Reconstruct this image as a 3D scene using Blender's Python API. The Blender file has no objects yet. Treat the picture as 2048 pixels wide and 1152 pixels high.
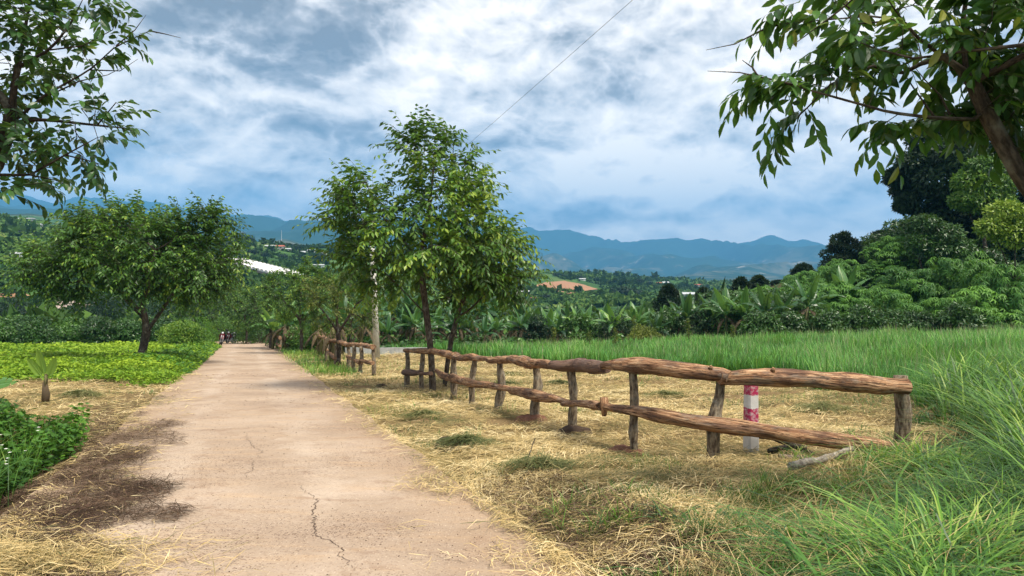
import bpy, math, random
import numpy as np
from mathutils import Vector
rng = np.random.default_rng(7); random.seed(7)
S = bpy.context.scene
COL = S.collection
R = math.radians
F, CU, CV, H = 1500.0, 1024.0, 576.0, 1.6      # focal length and centre of the photograph in its pixels, eye height

# ------------------------------------------------------------------ camera
cam = bpy.data.objects.new('camera', bpy.data.cameras.new('camera'))
COL.objects.link(cam); S.camera = cam
cam.location = (0, 0, H); cam.rotation_euler = (R(90), 0, 0)
cam.data.sensor_width = 36; cam.data.lens = 36*F/2048
cam.data.clip_start = .05; cam.data.clip_end = 40000
S.view_settings.view_transform = 'Standard'; S.view_settings.look = 'None'
S.view_settings.gamma = 1; S.view_settings.exposure = 0.66
SUN_EL, SUN_AZ = R(60), R(128)                  # azimuth clockwise from +y (behind, right)

# ------------------------------------------------------------------ node helper
class G:
    def __init__(s, nt): s.nt = nt
    def n(s, t, **k):
        o = s.nt.nodes.new(t)
        for a, b in k.items(): setattr(o, a, b)
        return o
    def put(s, sock, v):
        if isinstance(v, bpy.types.NodeSocket): s.nt.links.new(v, sock)
        else: sock.default_value = v
    def m(s, op, a, b=0.0, c=None, clamp=False):
        o = s.n('ShaderNodeMath', operation=op, use_clamp=clamp)
        s.put(o.inputs[0], a); s.put(o.inputs[1], b)
        if c is not None: s.put(o.inputs[2], c)
        return o.outputs[0]
    def vm(s, op, a, b=None, sc=None):
        o = s.n('ShaderNodeVectorMath', operation=op); s.put(o.inputs[0], a)
        if b is not None: s.put(o.inputs[1], b)
        if sc is not None: s.put(o.inputs['Scale'], sc)
        return o.outputs[0]
    def noise(s, vec, scale, detail=5, rough=.55, dist=0.0):
        o = s.n('ShaderNodeTexNoise'); s.put(o.inputs['Vector'], vec)
        o.inputs['Scale'].default_value = scale; o.inputs['Detail'].default_value = detail
        o.inputs['Roughness'].default_value = rough; o.inputs['Distortion'].default_value = dist
        return o.outputs['Fac']
    def ramp(s, f, stops, interp='LINEAR'):
        o = s.n('ShaderNodeValToRGB'); s.put(o.inputs[0], f); cr = o.color_ramp; cr.interpolation = interp
        while len(cr.elements) < len(stops): cr.elements.new(.5)
        for e, (p, c) in zip(cr.elements, stops):
            e.position = p; e.color = (c, c, c, 1) if not hasattr(c, '__len__') else (*c[:3], 1)
        return o.outputs[0]
    def mix(s, f, a, b, blend='MIX'):
        o = s.n('ShaderNodeMix', data_type='RGBA', blend_type=blend)
        s.put(o.inputs[0], f)
        for k, v in ((6, a), (7, b)):
            if isinstance(v, tuple): v = (*v[:3], 1)
            s.put(o.inputs[k], v)
        return o.outputs[2]
    def ss(s, x, a, b):
        o = s.n('ShaderNodeMapRange', interpolation_type='SMOOTHSTEP'); s.put(o.inputs[0], x)
        o.inputs[1].default_value = a; o.inputs[2].default_value = b
        return o.outputs[0]
    def attr(s, name, out='Fac'):
        o = s.n('ShaderNodeAttribute'); o.attribute_name = name; return o.outputs[out]

# ------------------------------------------------------------------ sky
W = bpy.data.worlds.new('World'); S.world = W; W.use_nodes = True
g = G(W.node_tree); W.node_tree.nodes.clear()
tc = g.n('ShaderNodeTexCoord').outputs['Generated']
sx = g.n('ShaderNodeSeparateXYZ'); g.put(sx.inputs[0], tc); dx, dy, dz = sx.outputs
sky = g.n('ShaderNodeTexSky', sky_type='NISHITA'); sky.sun_disc = False
sky.sun_elevation = SUN_EL; sky.sun_rotation = SUN_AZ; sky.altitude = 900; sky.dust_density = .6; sky.ozone_density = 2.0
azm = g.m('ARCTAN2', dx, dy); elv = g.m('ARCSINE', dz)
pv = g.n('ShaderNodeCombineXYZ'); g.put(pv.inputs[0], g.m('MULTIPLY', azm, 2.3)); g.put(pv.inputs[1], g.m('MULTIPLY', g.m('POWER', g.m('MAXIMUM', elv, 0.0), .85), 3.6)); pv.inputs[2].default_value = 3.7
P0 = pv.outputs[0]
wv = g.n('ShaderNodeTexNoise'); g.put(wv.inputs['Vector'], P0); wv.inputs['Scale'].default_value = 1.6; wv.inputs['Detail'].default_value = 3
warp = g.vm('SCALE', g.vm('SUBTRACT', wv.outputs['Color'], (.5, .5, .5)), sc=.22)
PW = g.vm('ADD', P0, warp)
def billow(vec, sc):                                      # puffy cumulus structure out of folded noise
    t = 0.0
    for k, am in ((1., .5), (2.1, .27), (4.4, .15), (9.1, .08), (19., .045)):
        q = g.noise(g.vm('ADD', vec, (k*3.1, k*1.7, 0)), sc*k, 1.5, .5); q = g.m('ABSOLUTE', g.m('SUBTRACT', g.m('MULTIPLY', q, 2.0), 1.0)); t = g.m('ADD', t, g.m('MULTIPLY', q, am*2.6))
    return t
n1 = g.noise(PW, 1.3, 9, .58)
b1 = billow(PW, 2.3); b2 = billow(g.vm('ADD', PW, (.015, -.06, 0)), 2.3)
nf = g.noise(PW, 5.0, 9, .65)
lit = g.m('MULTIPLY', g.m('SUBTRACT', b2, b1), -.95)      # lit tops, dark undersides
val = g.m('ADD', g.m('ADD', .62, lit), g.m('MULTIPLY', g.m('SUBTRACT', nf, .5), .62))
val = g.m('ADD', val, g.m('MULTIPLY', g.m('SUBTRACT', .42, b1), .40))
val = g.m('ADD', val, g.m('MULTIPLY', g.m('SUBTRACT', n1, .5), .6))
wob = g.m('MULTIPLY', g.m('SUBTRACT', g.noise(PW, 3.0, 8, .55), .5), 2.0)
def blob(u, v, su, sv, amp):                              # a cloud mass in a direction of the sky
    global val
    a0 = math.atan((u-CU)/F); e0 = math.atan((CV-v)/F*math.cos(a0))
    q = g.m('ADD', g.m('POWER', g.m('DIVIDE', g.m('SUBTRACT', azm, a0), su/F), 2.0), g.m('POWER', g.m('DIVIDE', g.m('SUBTRACT', elv, e0), sv/F), 2.0))
    e = g.ss(g.m('ADD', q, wob), 1.9, .1)
    val = g.m('ADD', val, g.m('MULTIPLY', e, amp))
for b in [(480, 45, 210, 85, -.40), (590, 130, 130, 50, -.18), (740, 40, 80, 60, -.22), (690, 170, 70, 40, -.14), (600, 270, 200, 60, -.22), (450, 285, 90, 38, .22),
          (300, 350, 80, 26, .18), (1140, 110, 200, 80, -.10), (1140, 70, 180, 26, .10), (1310, 350, 175, 62, .36), (1430, 385, 90, 24, .20),
          (1290, 420, 320, 28, -.12), (1080, 250, 230, 60, -.06), (900, 200, 160, 60, .10), (540, 390, 420, 26, .06), (1380, 480, 500, 14, .08), (1700, 330, 160, 50, .10),
          (1300, 20, 240, 40, .08), (760, 410, 260, 28, -.06), (200, 180, 200, 40, .12), (1600, 150, 260, 90, .02)]: blob(*b)
val = g.m('ADD', .60, g.m('MULTIPLY', g.m('SUBTRACT', val, .58), 1.15))
cl = g.ramp(val, [(0, (.19, .20, .215)), (.25, (.32, .335, .36)), (.45, (.54, .56, .59)), (.64, (.74, .75, .76)), (.84, (.93, .92, .90)), (1, (1.1, 1.07, 1.0))])
gap = g.ss(g.m('ADD', n1, g.m('MULTIPLY', g.m('SUBTRACT', nf, .5), .3)), .44, .34)
gap = g.m('MULTIPLY', gap, g.ss(elv, .03, .12))
hz = g.ss(elv, .10, .03)
c = g.mix(g.m('MULTIPLY', hz, .75), cl, (1.25, 1.18, 1.05))
c10 = g.vm('MULTIPLY', c, (11.3, 10.4, 9.5))
skc = g.vm('ADD', sky.outputs[0], (1.6, 2.6, 3.6))
fin = g.mix(g.m('MULTIPLY', gap, .15), c10, skc)
low = g.ss(dz, -.02, -.12); fin = g.mix(low, fin, (1.2, 1.5, 1.2))
bg = g.n('ShaderNodeBackground'); g.put(bg.inputs[0], fin); bg.inputs[1].default_value = .1
g.put(g.n('ShaderNodeOutputWorld').inputs[0], bg.outputs[0])
# ------------------------------------------------------------------ sun behind thin cloud
sl = bpy.data.lights.new('sun', 'SUN'); sl.energy = 4.2; sl.angle = R(16); sl.color = (1, .93, .80)
so = bpy.data.objects.new('sun', sl); COL.objects.link(so)
sd = Vector((math.cos(SUN_EL)*math.sin(SUN_AZ), math.cos(SUN_EL)*math.cos(SUN_AZ), math.sin(SUN_EL)))
so.rotation_euler = sd.to_track_quat('Z', 'Y').to_euler(); so.location = (0, 0, 60)

# ------------------------------------------------------------------ terrain
def ss(a, b, x):
    t = np.clip((np.asarray(x, float)-a)/(b-a), 0, 1); return t*t*(3-2*t)
def _h(i, j, k):
    v = np.sin(i*127.1+j*311.7+k*74.7)*43758.5453; return v-np.floor(v)
def vnoise(x, y, seed=0):
    i = np.floor(x); j = np.floor(y); fx = x-i; fy = y-j; fx = fx*fx*(3-2*fx); fy = fy*fy*(3-2*fy)
    a = _h(i, j, seed); b = _h(i+1, j, seed); c = _h(i, j+1, seed); d = _h(i+1, j+1, seed)
    return (a*(1-fx)+b*fx)*(1-fy)+(c*(1-fx)+d*fx)*fy
def fbm(x, y, o=4, seed=0):
    x = np.asarray(x, float); y = np.asarray(y, float); t = 0; a = .5
    for k in range(o): t = t+a*(vnoise(x, y, seed+k)-.5); x = x*2.03+5.1; y = y*2.03+3.3; a *= .5
    return t*2
def road_cx(y): return -.355*y-.012*np.maximum(y-60, 0)**2
def road_s(x, y): return (x-road_cx(y))/1.061
def plane_z(x, y): return -.05*np.asarray(y, float)+.8*ss(2, 20, x)
BX = [3, 4.8, 5.9, 7.5, 8.6, 11, 13.4, 14.1, 20.2, 25.5, 38, 46]
BV = [.5, 1.1, 1.7, 3.0, 4.8, 6.2, 7.2, 7.3, 7.2, 5.4, -2.5, -8]
def green_x(y): return np.interp(y, BX, BV)      # edge of the uncut grass, right of the road
def near_z(x, y):
    s = np.abs(road_s(x, y)); sg = road_s(x, y)
    off = ss(1.95, 2.8, s)
    z = plane_z(x, y)+8.5*ss(14, 44, x)*ss(44, 64, y)
    z = z+off*(fbm(x*.9, y*.9, 4, 3)*.14+fbm(x*.16, y*.16, 2, 9)*.25)-.02
    z = z-.12*(1-ss(1.9, 2.08, s))+off*fbm(x*2.3, y*2.3, 3, 14)*.05
    z = z-.20*np.exp(-((sg+2.4)/.33)**2)*(1-ss(10, 16, y))
    z = z+.10*off*ss(1.9, 3.2, sg)*(1-ss(20, 26, y))*0.6
    return z
RU = [-900, 0, 130, 250, 460, 620, 700, 850, 1000, 1050, 1200, 1450, 1700, 2100, 3200]
RV = [420, 437, 462, 470, 487, 500, 505, 520, 538, 545, 555, 570, 580, 580, 570]
def col_knots(u):
    vr = np.interp(u, RU, RV); Dr = np.interp(u, [0, 460, 700, 1050, 1450, 2100], [420, 480, 560, 720, 850, 850])
    v15 = np.interp(u, [-900, 0, 60, 110, 180, 300, 480, 540, 700, 1050, 3200], [424, 429, 427, 433, 450, 472, 487, 494, 505, 556, 580])
    v20 = np.interp(u, [-900, 0, 300, 500, 700, 1050, 3200], [430, 436, 476, 487, 500, 562, 575])-13*np.exp(-((u-570)/33)**2)
    v30 = np.interp(u, [-900, 0, 200, 400, 700, 1050, 3200], [425, 434, 455, 480, 484, 552, 560])
    v50 = np.interp(u, [-900, 0, 200, 400, 700, 1050, 3200], [415, 424, 440, 456, 466, 520, 530])
    v75 = np.interp(u, [-900, -300, 0, 60, 110, 150, 200, 260, 330, 390, 470, 560, 640, 800, 950, 1045, 1120, 1180, 1260, 1310, 1350, 1400, 1440, 1500, 1545, 1600, 1650, 1800, 2100, 3200],
                    [400, 398, 395, 403, 421, 412, 412, 420, 418, 423, 430, 437, 441, 436, 448, 458, 470, 485, 491, 487, 480, 484, 492, 496, 485, 492, 499, 490, 505, 500])
    D = [0*u+175, Dr*.55, Dr*.8, Dr, Dr*1.3, 0*u+1500, 0*u+2000, 0*u+3000, 0*u+5000, 0*u+7500, 0*u+9800, 0*u+30000]
    V = [0*u+652, 652-(652-vr)*.55, 652-(652-vr)*.86, vr, vr+14, v15, v20, v30, v50, v75, v75+50, 0*u+578]
    return D, V
def far_z(x, y):
    x = np.asarray(x, float); y = np.asarray(y, float)
    az = np.clip(np.arctan2(x, y), -1.0, 1.0); r = np.hypot(x, y); u = CU+F*np.tan(az); D = r*np.cos(az)
    Dk, Vk = col_knots(u); L = np.log(np.maximum(D, 1.)); v = Vk[0]+0*L
    for a in range(len(Dk)-1):
        l0 = np.log(Dk[a]); l1 = np.log(Dk[a+1]); t = np.clip((L-l0)/(l1-l0), 0, 1)
        if a > 2: t = t*t*(3-2*t)*.6+t*.4
        v = v+(Vk[a+1]-Vk[a])*t
    z = H-(v-CV)/F*D
    n = fbm(x*.012, y*.012, 3, 21)*7*ss(150, 300, D)*(1-ss(1000, 1500, D))
    rg = 1-2*np.abs(fbm(x*.0007, y*.0007, 5, 31))
    n = n+(rg-.62)*260*ss(2200, 4500, D)*(1-ss(6900, 7500, D)) + fbm(x*.0022, y*.0022, 4, 33)*34*ss(2500, 4200, D)
    return z+n
def zt(x, y):
    x = np.asarray(x, float); y = np.asarray(y, float); r = np.hypot(x, y)
    w = ss(95, 165, r)
    return near_z(x, y)*(1-w)+far_z(x, y)*w
def zr(x, y): return plane_z(x, y)+.035
def P(u, v, D): return np.array([(u-CU)/F*D, D, H-(v-CV)/F*D])
def gp(u, v):                                    # ground point seen in a place of the photograph
    D = 1.6/((v-CV)/F-.05); return (u-CU)/F*D, D
def hit(u, v, d0=130., d1=9000.):
    D = np.exp(np.linspace(math.log(d0), math.log(d1), 3000)); x = (u-CU)/F*D
    k = np.argmax(zt(x, D) >= H-(v-CV)/F*D); return np.array([x[k], D[k], float(zt(x[k], D[k]))])

# ------------------------------------------------------------------ mesh builder
class MB:
    def __init__(s): s.V = []; s.Q = []; s.T = []; s.t = []; s.w = []; s.k = 0
    def add(s, V, Q=None, T=None, tint=.5, uvw=None):
        V = np.asarray(V, float).reshape(-1, 3); n = len(V); s.V.append(V)
        if Q is not None and len(Q): s.Q.append(np.asarray(Q, int).reshape(-1, 4)+s.k)
        if T is not None and len(T): s.T.append(np.asarray(T, int).reshape(-1, 3)+s.k)
        s.t.append(np.broadcast_to(np.asarray(tint, float), (n,)) if np.ndim(tint) < 2 else tint)
        s.w.append(V if uvw is None else np.asarray(uvw, float).reshape(-1, 3)); s.k += n; return s
    def mesh(s, name, mat, smooth=False):
        me = bpy.data.meshes.new(name); V = np.concatenate(s.V)
        Q = np.concatenate(s.Q) if s.Q else np.zeros((0, 4), int); T = np.concatenate(s.T) if s.T else np.zeros((0, 3), int)
        me.vertices.add(len(V)); me.vertices.foreach_set('co', V.ravel().astype(np.float32))
        nl = Q.size+T.size; me.loops.add(nl); me.polygons.add(len(Q)+len(T))
        me.loops.foreach_set('vertex_index', np.concatenate([Q.ravel(), T.ravel()]).astype(np.int32))
        ls = np.concatenate([np.arange(len(Q))*4, Q.size+np.arange(len(T))*3]).astype(np.int32)
        me.polygons.foreach_set('loop_start', ls)
        me.polygons.foreach_set('use_smooth', np.full(len(ls), smooth, dtype=bool))
        a = me.attributes.new('tint', 'FLOAT', 'POINT'); a.data.foreach_set('value', np.concatenate(s.t).astype(np.float32))
        a = me.attributes.new('uvw', 'FLOAT_VECTOR', 'POINT'); a.data.foreach_set('vector', np.concatenate(s.w).ravel().astype(np.float32))
        me.update(calc_edges=True); me.validate()
        if mat: me.materials.append(mat)
        return me
    def build(s, name, mat, parent=None, smooth=False, loc=None):
        o = bpy.data.objects.new(name, s.mesh(name, mat, smooth)); COL.objects.link(o)
        if parent: o.parent = parent
        if loc is not None: o.location = loc
        return o
def tag(o, label=None, cat=None, group=None, kind=None):
    for k, v in (('label', label), ('category', cat), ('group', group), ('kind', kind)):
        if v: o[k] = v
    return o
def empty(name, loc, label, cat, group=None, rz=0, sc=1):
    o = bpy.data.objects.new(name, None); COL.objects.link(o); o.location = loc; o.rotation_euler = (0, 0, rz)
    o.scale = (sc, sc, sc); o.empty_display_size = .3
    return tag(o, label, cat, group)
def copy_tree(o, parent=None):
    c = o.copy(); COL.objects.link(c); c.parent = parent
    for ch in o.children: copy_tree(ch, c)
    return c
ORD = ['', 'first', 'second', 'third', 'fourth', 'fifth', 'sixth', 'seventh', 'eighth', 'ninth', 'tenth', 'eleventh', 'twelfth', 'thirteenth', 'fourteenth', 'fifteenth', 'sixteenth', 'seventeenth', 'eighteenth', 'nineteenth', 'twentieth']
def ordn(i):
    if i <= 20: return ORD[i]
    if i >= 100: return 'hundred and '+ordn(i-100) if i > 100 else 'hundredth'
    t = ['', '', 'twenty', 'thirty', 'forty', 'fifty', 'sixty', 'seventy', 'eighty', 'ninety'][i//10]
    return t+'-'+ORD[i % 10] if i % 10 else t[:-1]+'ieth'
def rep(proto_list, spots, labelf, group):
    """spots: (x,y,z,rz,scale); the first use of a proto moves it, later ones are copies. Ordered left to right in view."""
    spots = sorted(spots, key=lambda p: p[0]/p[1]); out = []; used = {}
    for i, (x, y, z, rz, sc) in enumerate(spots):
        k = (i*7+i//3) % len(proto_list); p = proto_list[k]
        o = p if k not in used else copy_tree(p); used[k] = 1
        o.location = (x, y, z); o.rotation_euler = (.09*math.sin(i*2.7), .09*math.sin(i*1.9+1), rz); s3 = sc if hasattr(sc, '__len__') else (sc, sc, sc); o.scale = s3
        o['label'] = labelf(i+1, len(spots), k); o['group'] = group; out.append(o)
    for k, p in enumerate(proto_list):
        if k not in used:
            for c in list(p.children): bpy.data.objects.remove(c)
            bpy.data.objects.remove(p)
    return out
def unit(v): v = np.asarray(v, float); return v/np.maximum(np.linalg.norm(v, axis=-1, keepdims=True), 1e-9)

def tube(mb, path, rad, sides=7, cap=True, rough=0.0, tint=.5, flat=1.0, seed=None):
    path = np.asarray(path, float); k = len(path); rad = np.broadcast_to(np.asarray(rad, float), (k,))
    t = unit(np.gradient(path, axis=0)); ref = np.array([0, 0, 1.]) if abs(t[0, 2]) < .9 else np.array([1., 0, 0])
    a = np.zeros((k, 3)); b = np.zeros((k, 3)); u = unit(np.cross(t[0], ref))
    for i in range(k):
        u = unit(u-t[i]*np.dot(u, t[i])); a[i] = u; b[i] = np.cross(t[i], u)
    th = np.linspace(0, 2*np.pi, sides, endpoint=False); c, s_ = np.cos(th), np.sin(th)
    L = np.concatenate([[0], np.cumsum(np.linalg.norm(np.diff(path, axis=0), axis=1))])
    rr = rad[:, None]*np.ones((1, sides))
    if rough:
        sd_ = rng.uniform(0, 99)
        rr = rr*(1+rough*(fbm(L[:, None]*3+sd_+0*th, (c[None, :]+2)*1.6+0*L[:, None], 3, int(sd_))+fbm(L[:, None]*3+sd_, (s_[None, :]+2)*1.6, 3, int(sd_)+7)))
    V = path[:, None, :]+a[:, None, :]*(rr*c)[:, :, None]+b[:, None, :]*(rr*s_*flat)[:, :, None]
    w = np.stack([c[None]*rad[:, None], s_[None]*rad[:, None], L[:, None]+0*c[None]], -1)
    i = np.arange(k-1)[:, None]*sides; j = np.arange(sides)[None]; j2 = (j+1) % sides
    Q = np.stack([i+j, i+j2, i+sides+j2, i+sides+j], -1).reshape(-1, 4)
    V = V.reshape(-1, 3); w = w.reshape(-1, 3); T = []
    if cap:
        n = len(V); V = np.concatenate([V, [path[0], path[-1]]]); w = np.concatenate([w, [[0, 0, 0], [0, 0, L[-1]]]])
        for q in range(sides):
            T.append([n, (q+1) % sides, q]); T.append([n+1, (k-1)*sides+q, (k-1)*sides+(q+1) % sides])
    mb.add(V, Q, T, tint, w)

def leaves(mb, p, d, nrm, L, Wd, tint, curve=.0, segs=1):
    """pointed leaves folded along the midrib"""
    d = unit(d); s_ = unit(np.cross(d, nrm)); nn = unit(np.cross(s_, d)); n = len(p); L = np.broadcast_to(L, (n,))[:, None]; Wd = np.broadcast_to(Wd, (n,))[:, None]
    if segs == 1:
        m = p+d*L*.45-nn*Wd*.18; tp = p+d*L-nn*L*curve
        V = np.stack([p, m+s_*Wd*.5+nn*Wd*.15, tp, m-s_*Wd*.5+nn*Wd*.15, m], 1); B = np.arange(n)[:, None]*5
        Q = np.concatenate([B+np.array([[0, 1, 2, 4]]), B+np.array([[0, 4, 2, 3]])]); mb.add(V, Q, None, np.repeat(tint, 5))
    else:
        def pt(t): return p+d*L*t-nn*L*curve*t*t
        a, b = pt(.28), pt(.62)
        V = np.stack([pt(0), a-s_*Wd*.42+nn*Wd*.13, a, a+s_*Wd*.42+nn*Wd*.13, b-s_*Wd*.46+nn*Wd*.12, b, b+s_*Wd*.46+nn*Wd*.12, pt(.86)-s_*Wd*.2, pt(.86)+s_*Wd*.2, pt(1.0)], 1)
        B = np.arange(n)[:, None]*10
        Q = np.concatenate([B+np.array([[x]]) for x in []]+[B+np.array([[1, 4, 5, 2]]), B+np.array([[2, 5, 6, 3]])])
        T = np.concatenate([B+np.array([q]) for q in ([0, 1, 2], [0, 2, 3], [4, 7, 5], [5, 7, 8], [5, 8, 6], [7, 9, 8])])
        mb.add(V, Q, T, np.repeat(tint, 10))

def blades(mb, x, y, z, h, w, az, lean, tint, segs=3, curl=1.0):
    """upright grass blades that arch over"""
    n = len(x); base = np.stack([x, y, z], 1); dr = np.stack([np.cos(az), np.sin(az), 0*az], 1); sd_ = np.stack([-np.sin(az), np.cos(az), 0*az], 1)
    V = []; ts = np.linspace(0, 1, segs+1)
    for t in ts:
        hz_ = h*lean*(t**1.7); vz = h*(t-.45*curl*lean*t**2.4)
        c = base+dr*hz_[:, None]; c[:, 2] += vz
        if t < 1:
            ww = (w*(1-.75*t**2)*.5)[:, None]; V += [c-sd_*ww, c+sd_*ww]
        else: V += [c]
    V = np.stack(V, 1); k = V.shape[1]; B = np.arange(n)[:, None]*k
    Q = np.concatenate([B+np.array([[2*i, 2*i+1, 2*i+3, 2*i+2]]) for i in range(segs-1)]); T = B+np.array([[k-3, k-2, k-1]])
    mb.add(V, Q, T, np.repeat(tint, k))
def straws(mb, x, y, z, L, w, az, tilt, tint):
    n = len(x); c = np.stack([x, y, z], 1); d = np.stack([np.cos(az), np.sin(az), tilt], 1); sd_ = np.stack([-np.sin(az), np.cos(az), 0*az], 1)
    bow = rng.normal(0, .16, n)[:, None]*L[:, None]; ww = w[:, None]*.5; up = np.array([0, 0, 1.])
    m = c+sd_*bow+up*(np.abs(rng.normal(0, .09, n))*L)[:, None]; a = c-d*L[:, None]*.5; b = c+d*L[:, None]*.5
    q = up*w[:, None]*rng.uniform(-.4, .4, n)[:, None]
    V = np.stack([a-sd_*ww, a+sd_*ww, m-sd_*ww-q, m+sd_*ww+q, b-sd_*ww*.4, b+sd_*ww*.4], 1); B = np.arange(n)[:, None]*6
    mb.add(V, np.concatenate([B+np.array([[0, 1, 3, 2]]), B+np.array([[2, 3, 5, 4]])]), None, np.repeat(tint, 6))

# ------------------------------------------------------------------ materials
def newmat(name):
    m = bpy.data.materials.new(name); m.use_nodes = True; m.node_tree.nodes.clear(); return m, G(m.node_tree)
def finish(m, g, col, rough=.8, bump=None, bs=.3, bd=.02, spec=.3, transl=0.0, tcol=None):
    p = g.n('ShaderNodeBsdfPrincipled'); g.put(p.inputs['Base Color'], (*col, 1) if isinstance(col, tuple) else col)
    g.put(p.inputs['Roughness'], rough); p.inputs['Specular IOR Level'].default_value = spec
    if bump is not None:
        b = g.n('ShaderNodeBump'); b.inputs['Strength'].default_value = bs; b.inputs['Distance'].default_value = bd
        g.put(b.inputs['Height'], bump); g.put(p.inputs['Normal'], b.outputs[0])
    out = p.outputs[0]
    if transl:
        t = g.n('ShaderNodeBsdfTranslucent'); g.put(t.inputs[0], tcol if tcol is not None else col)
        x = g.n('ShaderNodeMixShader'); x.inputs[0].default_value = transl; g.put(x.inputs[1], out); g.put(x.inputs[2], t.outputs[0]); out = x.outputs[0]
    g.put(g.n('ShaderNodeOutputMaterial').inputs[0], out); return m
def leafmat(name, stops, rough=.5, transl=.3, spec=.35, big=1.2):
    m, g = newmat(name); t = g.attr('tint')
    oi = g.n('ShaderNodeObjectInfo').outputs['Random']
    nz = g.noise(g.n('ShaderNodeNewGeometry').outputs['Position'], big, 2)
    f = g.m('ADD', g.m('ADD', t, g.m('MULTIPLY', g.m('SUBTRACT', nz, .5), .6)), g.m('MULTIPLY', g.m('SUBTRACT', oi, .5), .34), clamp=True)
    c = g.ramp(f, stops)
    return finish(m, g, c, rough, spec=spec, transl=transl, tcol=g.mix(.5, c, (.16, .26, .03)))
def bark(name, a, b, s=1.0, bs=.8):
    m, g = newmat(name); v = g.attr('uvw', 'Vector'); v2 = g.vm('MULTIPLY', v, (1, 1, .35))
    n = g.noise(v2, 28*s, 6, .65); n2 = g.noise(v, 5*s, 3); st = g.noise(g.vm('MULTIPLY', v, (.3, .3, 1)), 30*s, 3)
    c = g.mix(g.ss(n, .35, .68), a, b); c = g.mix(g.m('MULTIPLY', g.ss(n2, .5, .7), .45), c, (.30, .30, .25))
    return finish(m, g, c, .9, bump=g.m('ADD', n, g.m('MULTIPLY', st, .5)), bs=bs, bd=.015, spec=.15)
def plain(name, col, rough=.7, var=.25, scale=3.0, spec=.3, metal=0):
    m, g = newmat(name); n = g.noise(g.n('ShaderNodeTexCoord').outputs['Object'], scale, 5, .6)
    c = g.mix(n, tuple(x*(1-var) for x in col), tuple(min(1, x*(1+var)) for x in col))
    return finish(m, g, c, rough, bump=n, bs=.15, spec=spec)
M = {}
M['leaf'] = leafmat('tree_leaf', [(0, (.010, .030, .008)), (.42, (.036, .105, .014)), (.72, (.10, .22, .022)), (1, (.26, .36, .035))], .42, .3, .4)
M['leaf_near'] = leafmat('near_leaf', [(0, (.012, .045, .014)), (.5, (.032, .105, .020)), (.85, (.08, .21, .024)), (1, (.25, .27, .04))], .38, .34, .45)
M['leaf_olive'] = leafmat('olive_leaf', [(0, (.04, .065, .015)), (.5, (.10, .14, .022)), (1, (.30, .30, .04))], .55, .35)
M['coffee'] = leafmat('coffee_leaf', [(0, (.008, .028, .008)), (.5, (.028, .085, .014)), (.85, (.065, .16, .022)), (1, (.11, .23, .03))], .38, .2, .45)
M['cassava'] = leafmat('cassava_leaf', [(0, (.02, .07, .02)), (.5, (.055, .17, .025)), (1, (.15, .34, .035))], .5, .35)
M['dark'] = leafmat('dark_leaf', [(0, (.005, .016, .010)), (.55, (.012, .034, .016)), (1, (.035, .075, .022))], .5, .12, .25, .5)
M['banana'] = leafmat('banana_leaf', [(0, (.012, .05, .02)), (.5, (.04, .125, .04)), (.85, (.11, .26, .06)), (1, (.26, .44, .07))], .36, .38, .5, .7)
M['weed'] = leafmat('weed_leaf', [(0, (.035, .11, .018)), (.5, (.085, .22, .024)), (1, (.20, .38, .04))], .5, .35, .3, .8)
M['limeweed'] = leafmat('lime_weed', [(0, (.045, .12, .014)), (.45, (.15, .29, .018)), (1, (.36, .50, .04))], .55, .35, .2, .35)
M['grass'] = leafmat('grass_blade', [(0, (.02, .07, .018)), (.4, (.065, .18, .03)), (.75, (.17, .36, .045)), (1, (.42, .55, .12))], .42, .4, .4, .6)
M['field'] = leafmat('field_grass', [(0, (.03, .12, .03)), (.5, (.10, .30, .055)), (.85, (.20, .45, .08)), (1, (.34, .50, .14))], .5, .4, .3, .25)
M['straw'] = leafmat('dry_straw', [(0, (.11, .12, .05)), (.22, (.30, .24, .11)), (.6, (.66, .48, .22)), (1, (.90, .76, .46))], .7, .25, .2, .9)
M['cutgrass'] = leafmat('wilted_grass', [(0, (.03, .045, .015)), (.5, (.11, .135, .05)), (1, (.30, .28, .12))], .7, .25, .2)
M['litter'] = leafmat('brown_litter', [(0, (.035, .022, .016)), (.6, (.11, .065, .045)), (1, (.34, .25, .17))], .85, .1, .1, 1.5)
M['bark'] = bark('tree_bark', (.035, .027, .021), (.12, .095, .072))
M['bark_dark'] = bark('dark_bark', (.022, .017, .013), (.07, .052, .04))
M['post'] = bark('post_bark', (.07, .048, .032), (.30, .24, .165), 1.2)
M['twig'] = bark('twig_bark', (.08, .06, .05), (.24, .19, .15))
M['deadlog'] = bark('dead_log', (.12, .10, .08), (.40, .36, .30))
M['banana_stem'] = bark('banana_stem', (.05, .045, .02), (.20, .19, .085), .4, .3)
M['flower'] = plain('white_petal', (.8, .8, .76)); M['seed'] = leafmat('seed_head', [(0, (.22, .26, .12)), (1, (.52, .46, .30))], .8, .3)
M['wall_white'] = plain('white_wash', (.62, .62, .58), .9); M['roof_red'] = plain('red_roof', (.33, .10, .06), .8); M['roof_grey'] = plain('grey_sheet', (.42, .44, .46), .6)
M['window'] = plain('dark_glass', (.03, .035, .04), .2); M['black'] = plain('black_plastic', (.012, .012, .014), .4); M['tyre'] = plain('tyre_rubber', (.02, .02, .02), .8)
M['chrome'] = plain('bright_metal', (.6, .6, .62), .25, spec=.8); M['bike_red'] = plain('dark_red_paint', (.12, .012, .02), .3); M['lamp'] = plain('lamp_glass', (.7, .72, .75), .15)
M['dryleaf'] = leafmat('dry_banana_leaf', [(0, (.05, .032, .02)), (1, (.19, .14, .08))], .8, .2)
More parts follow.
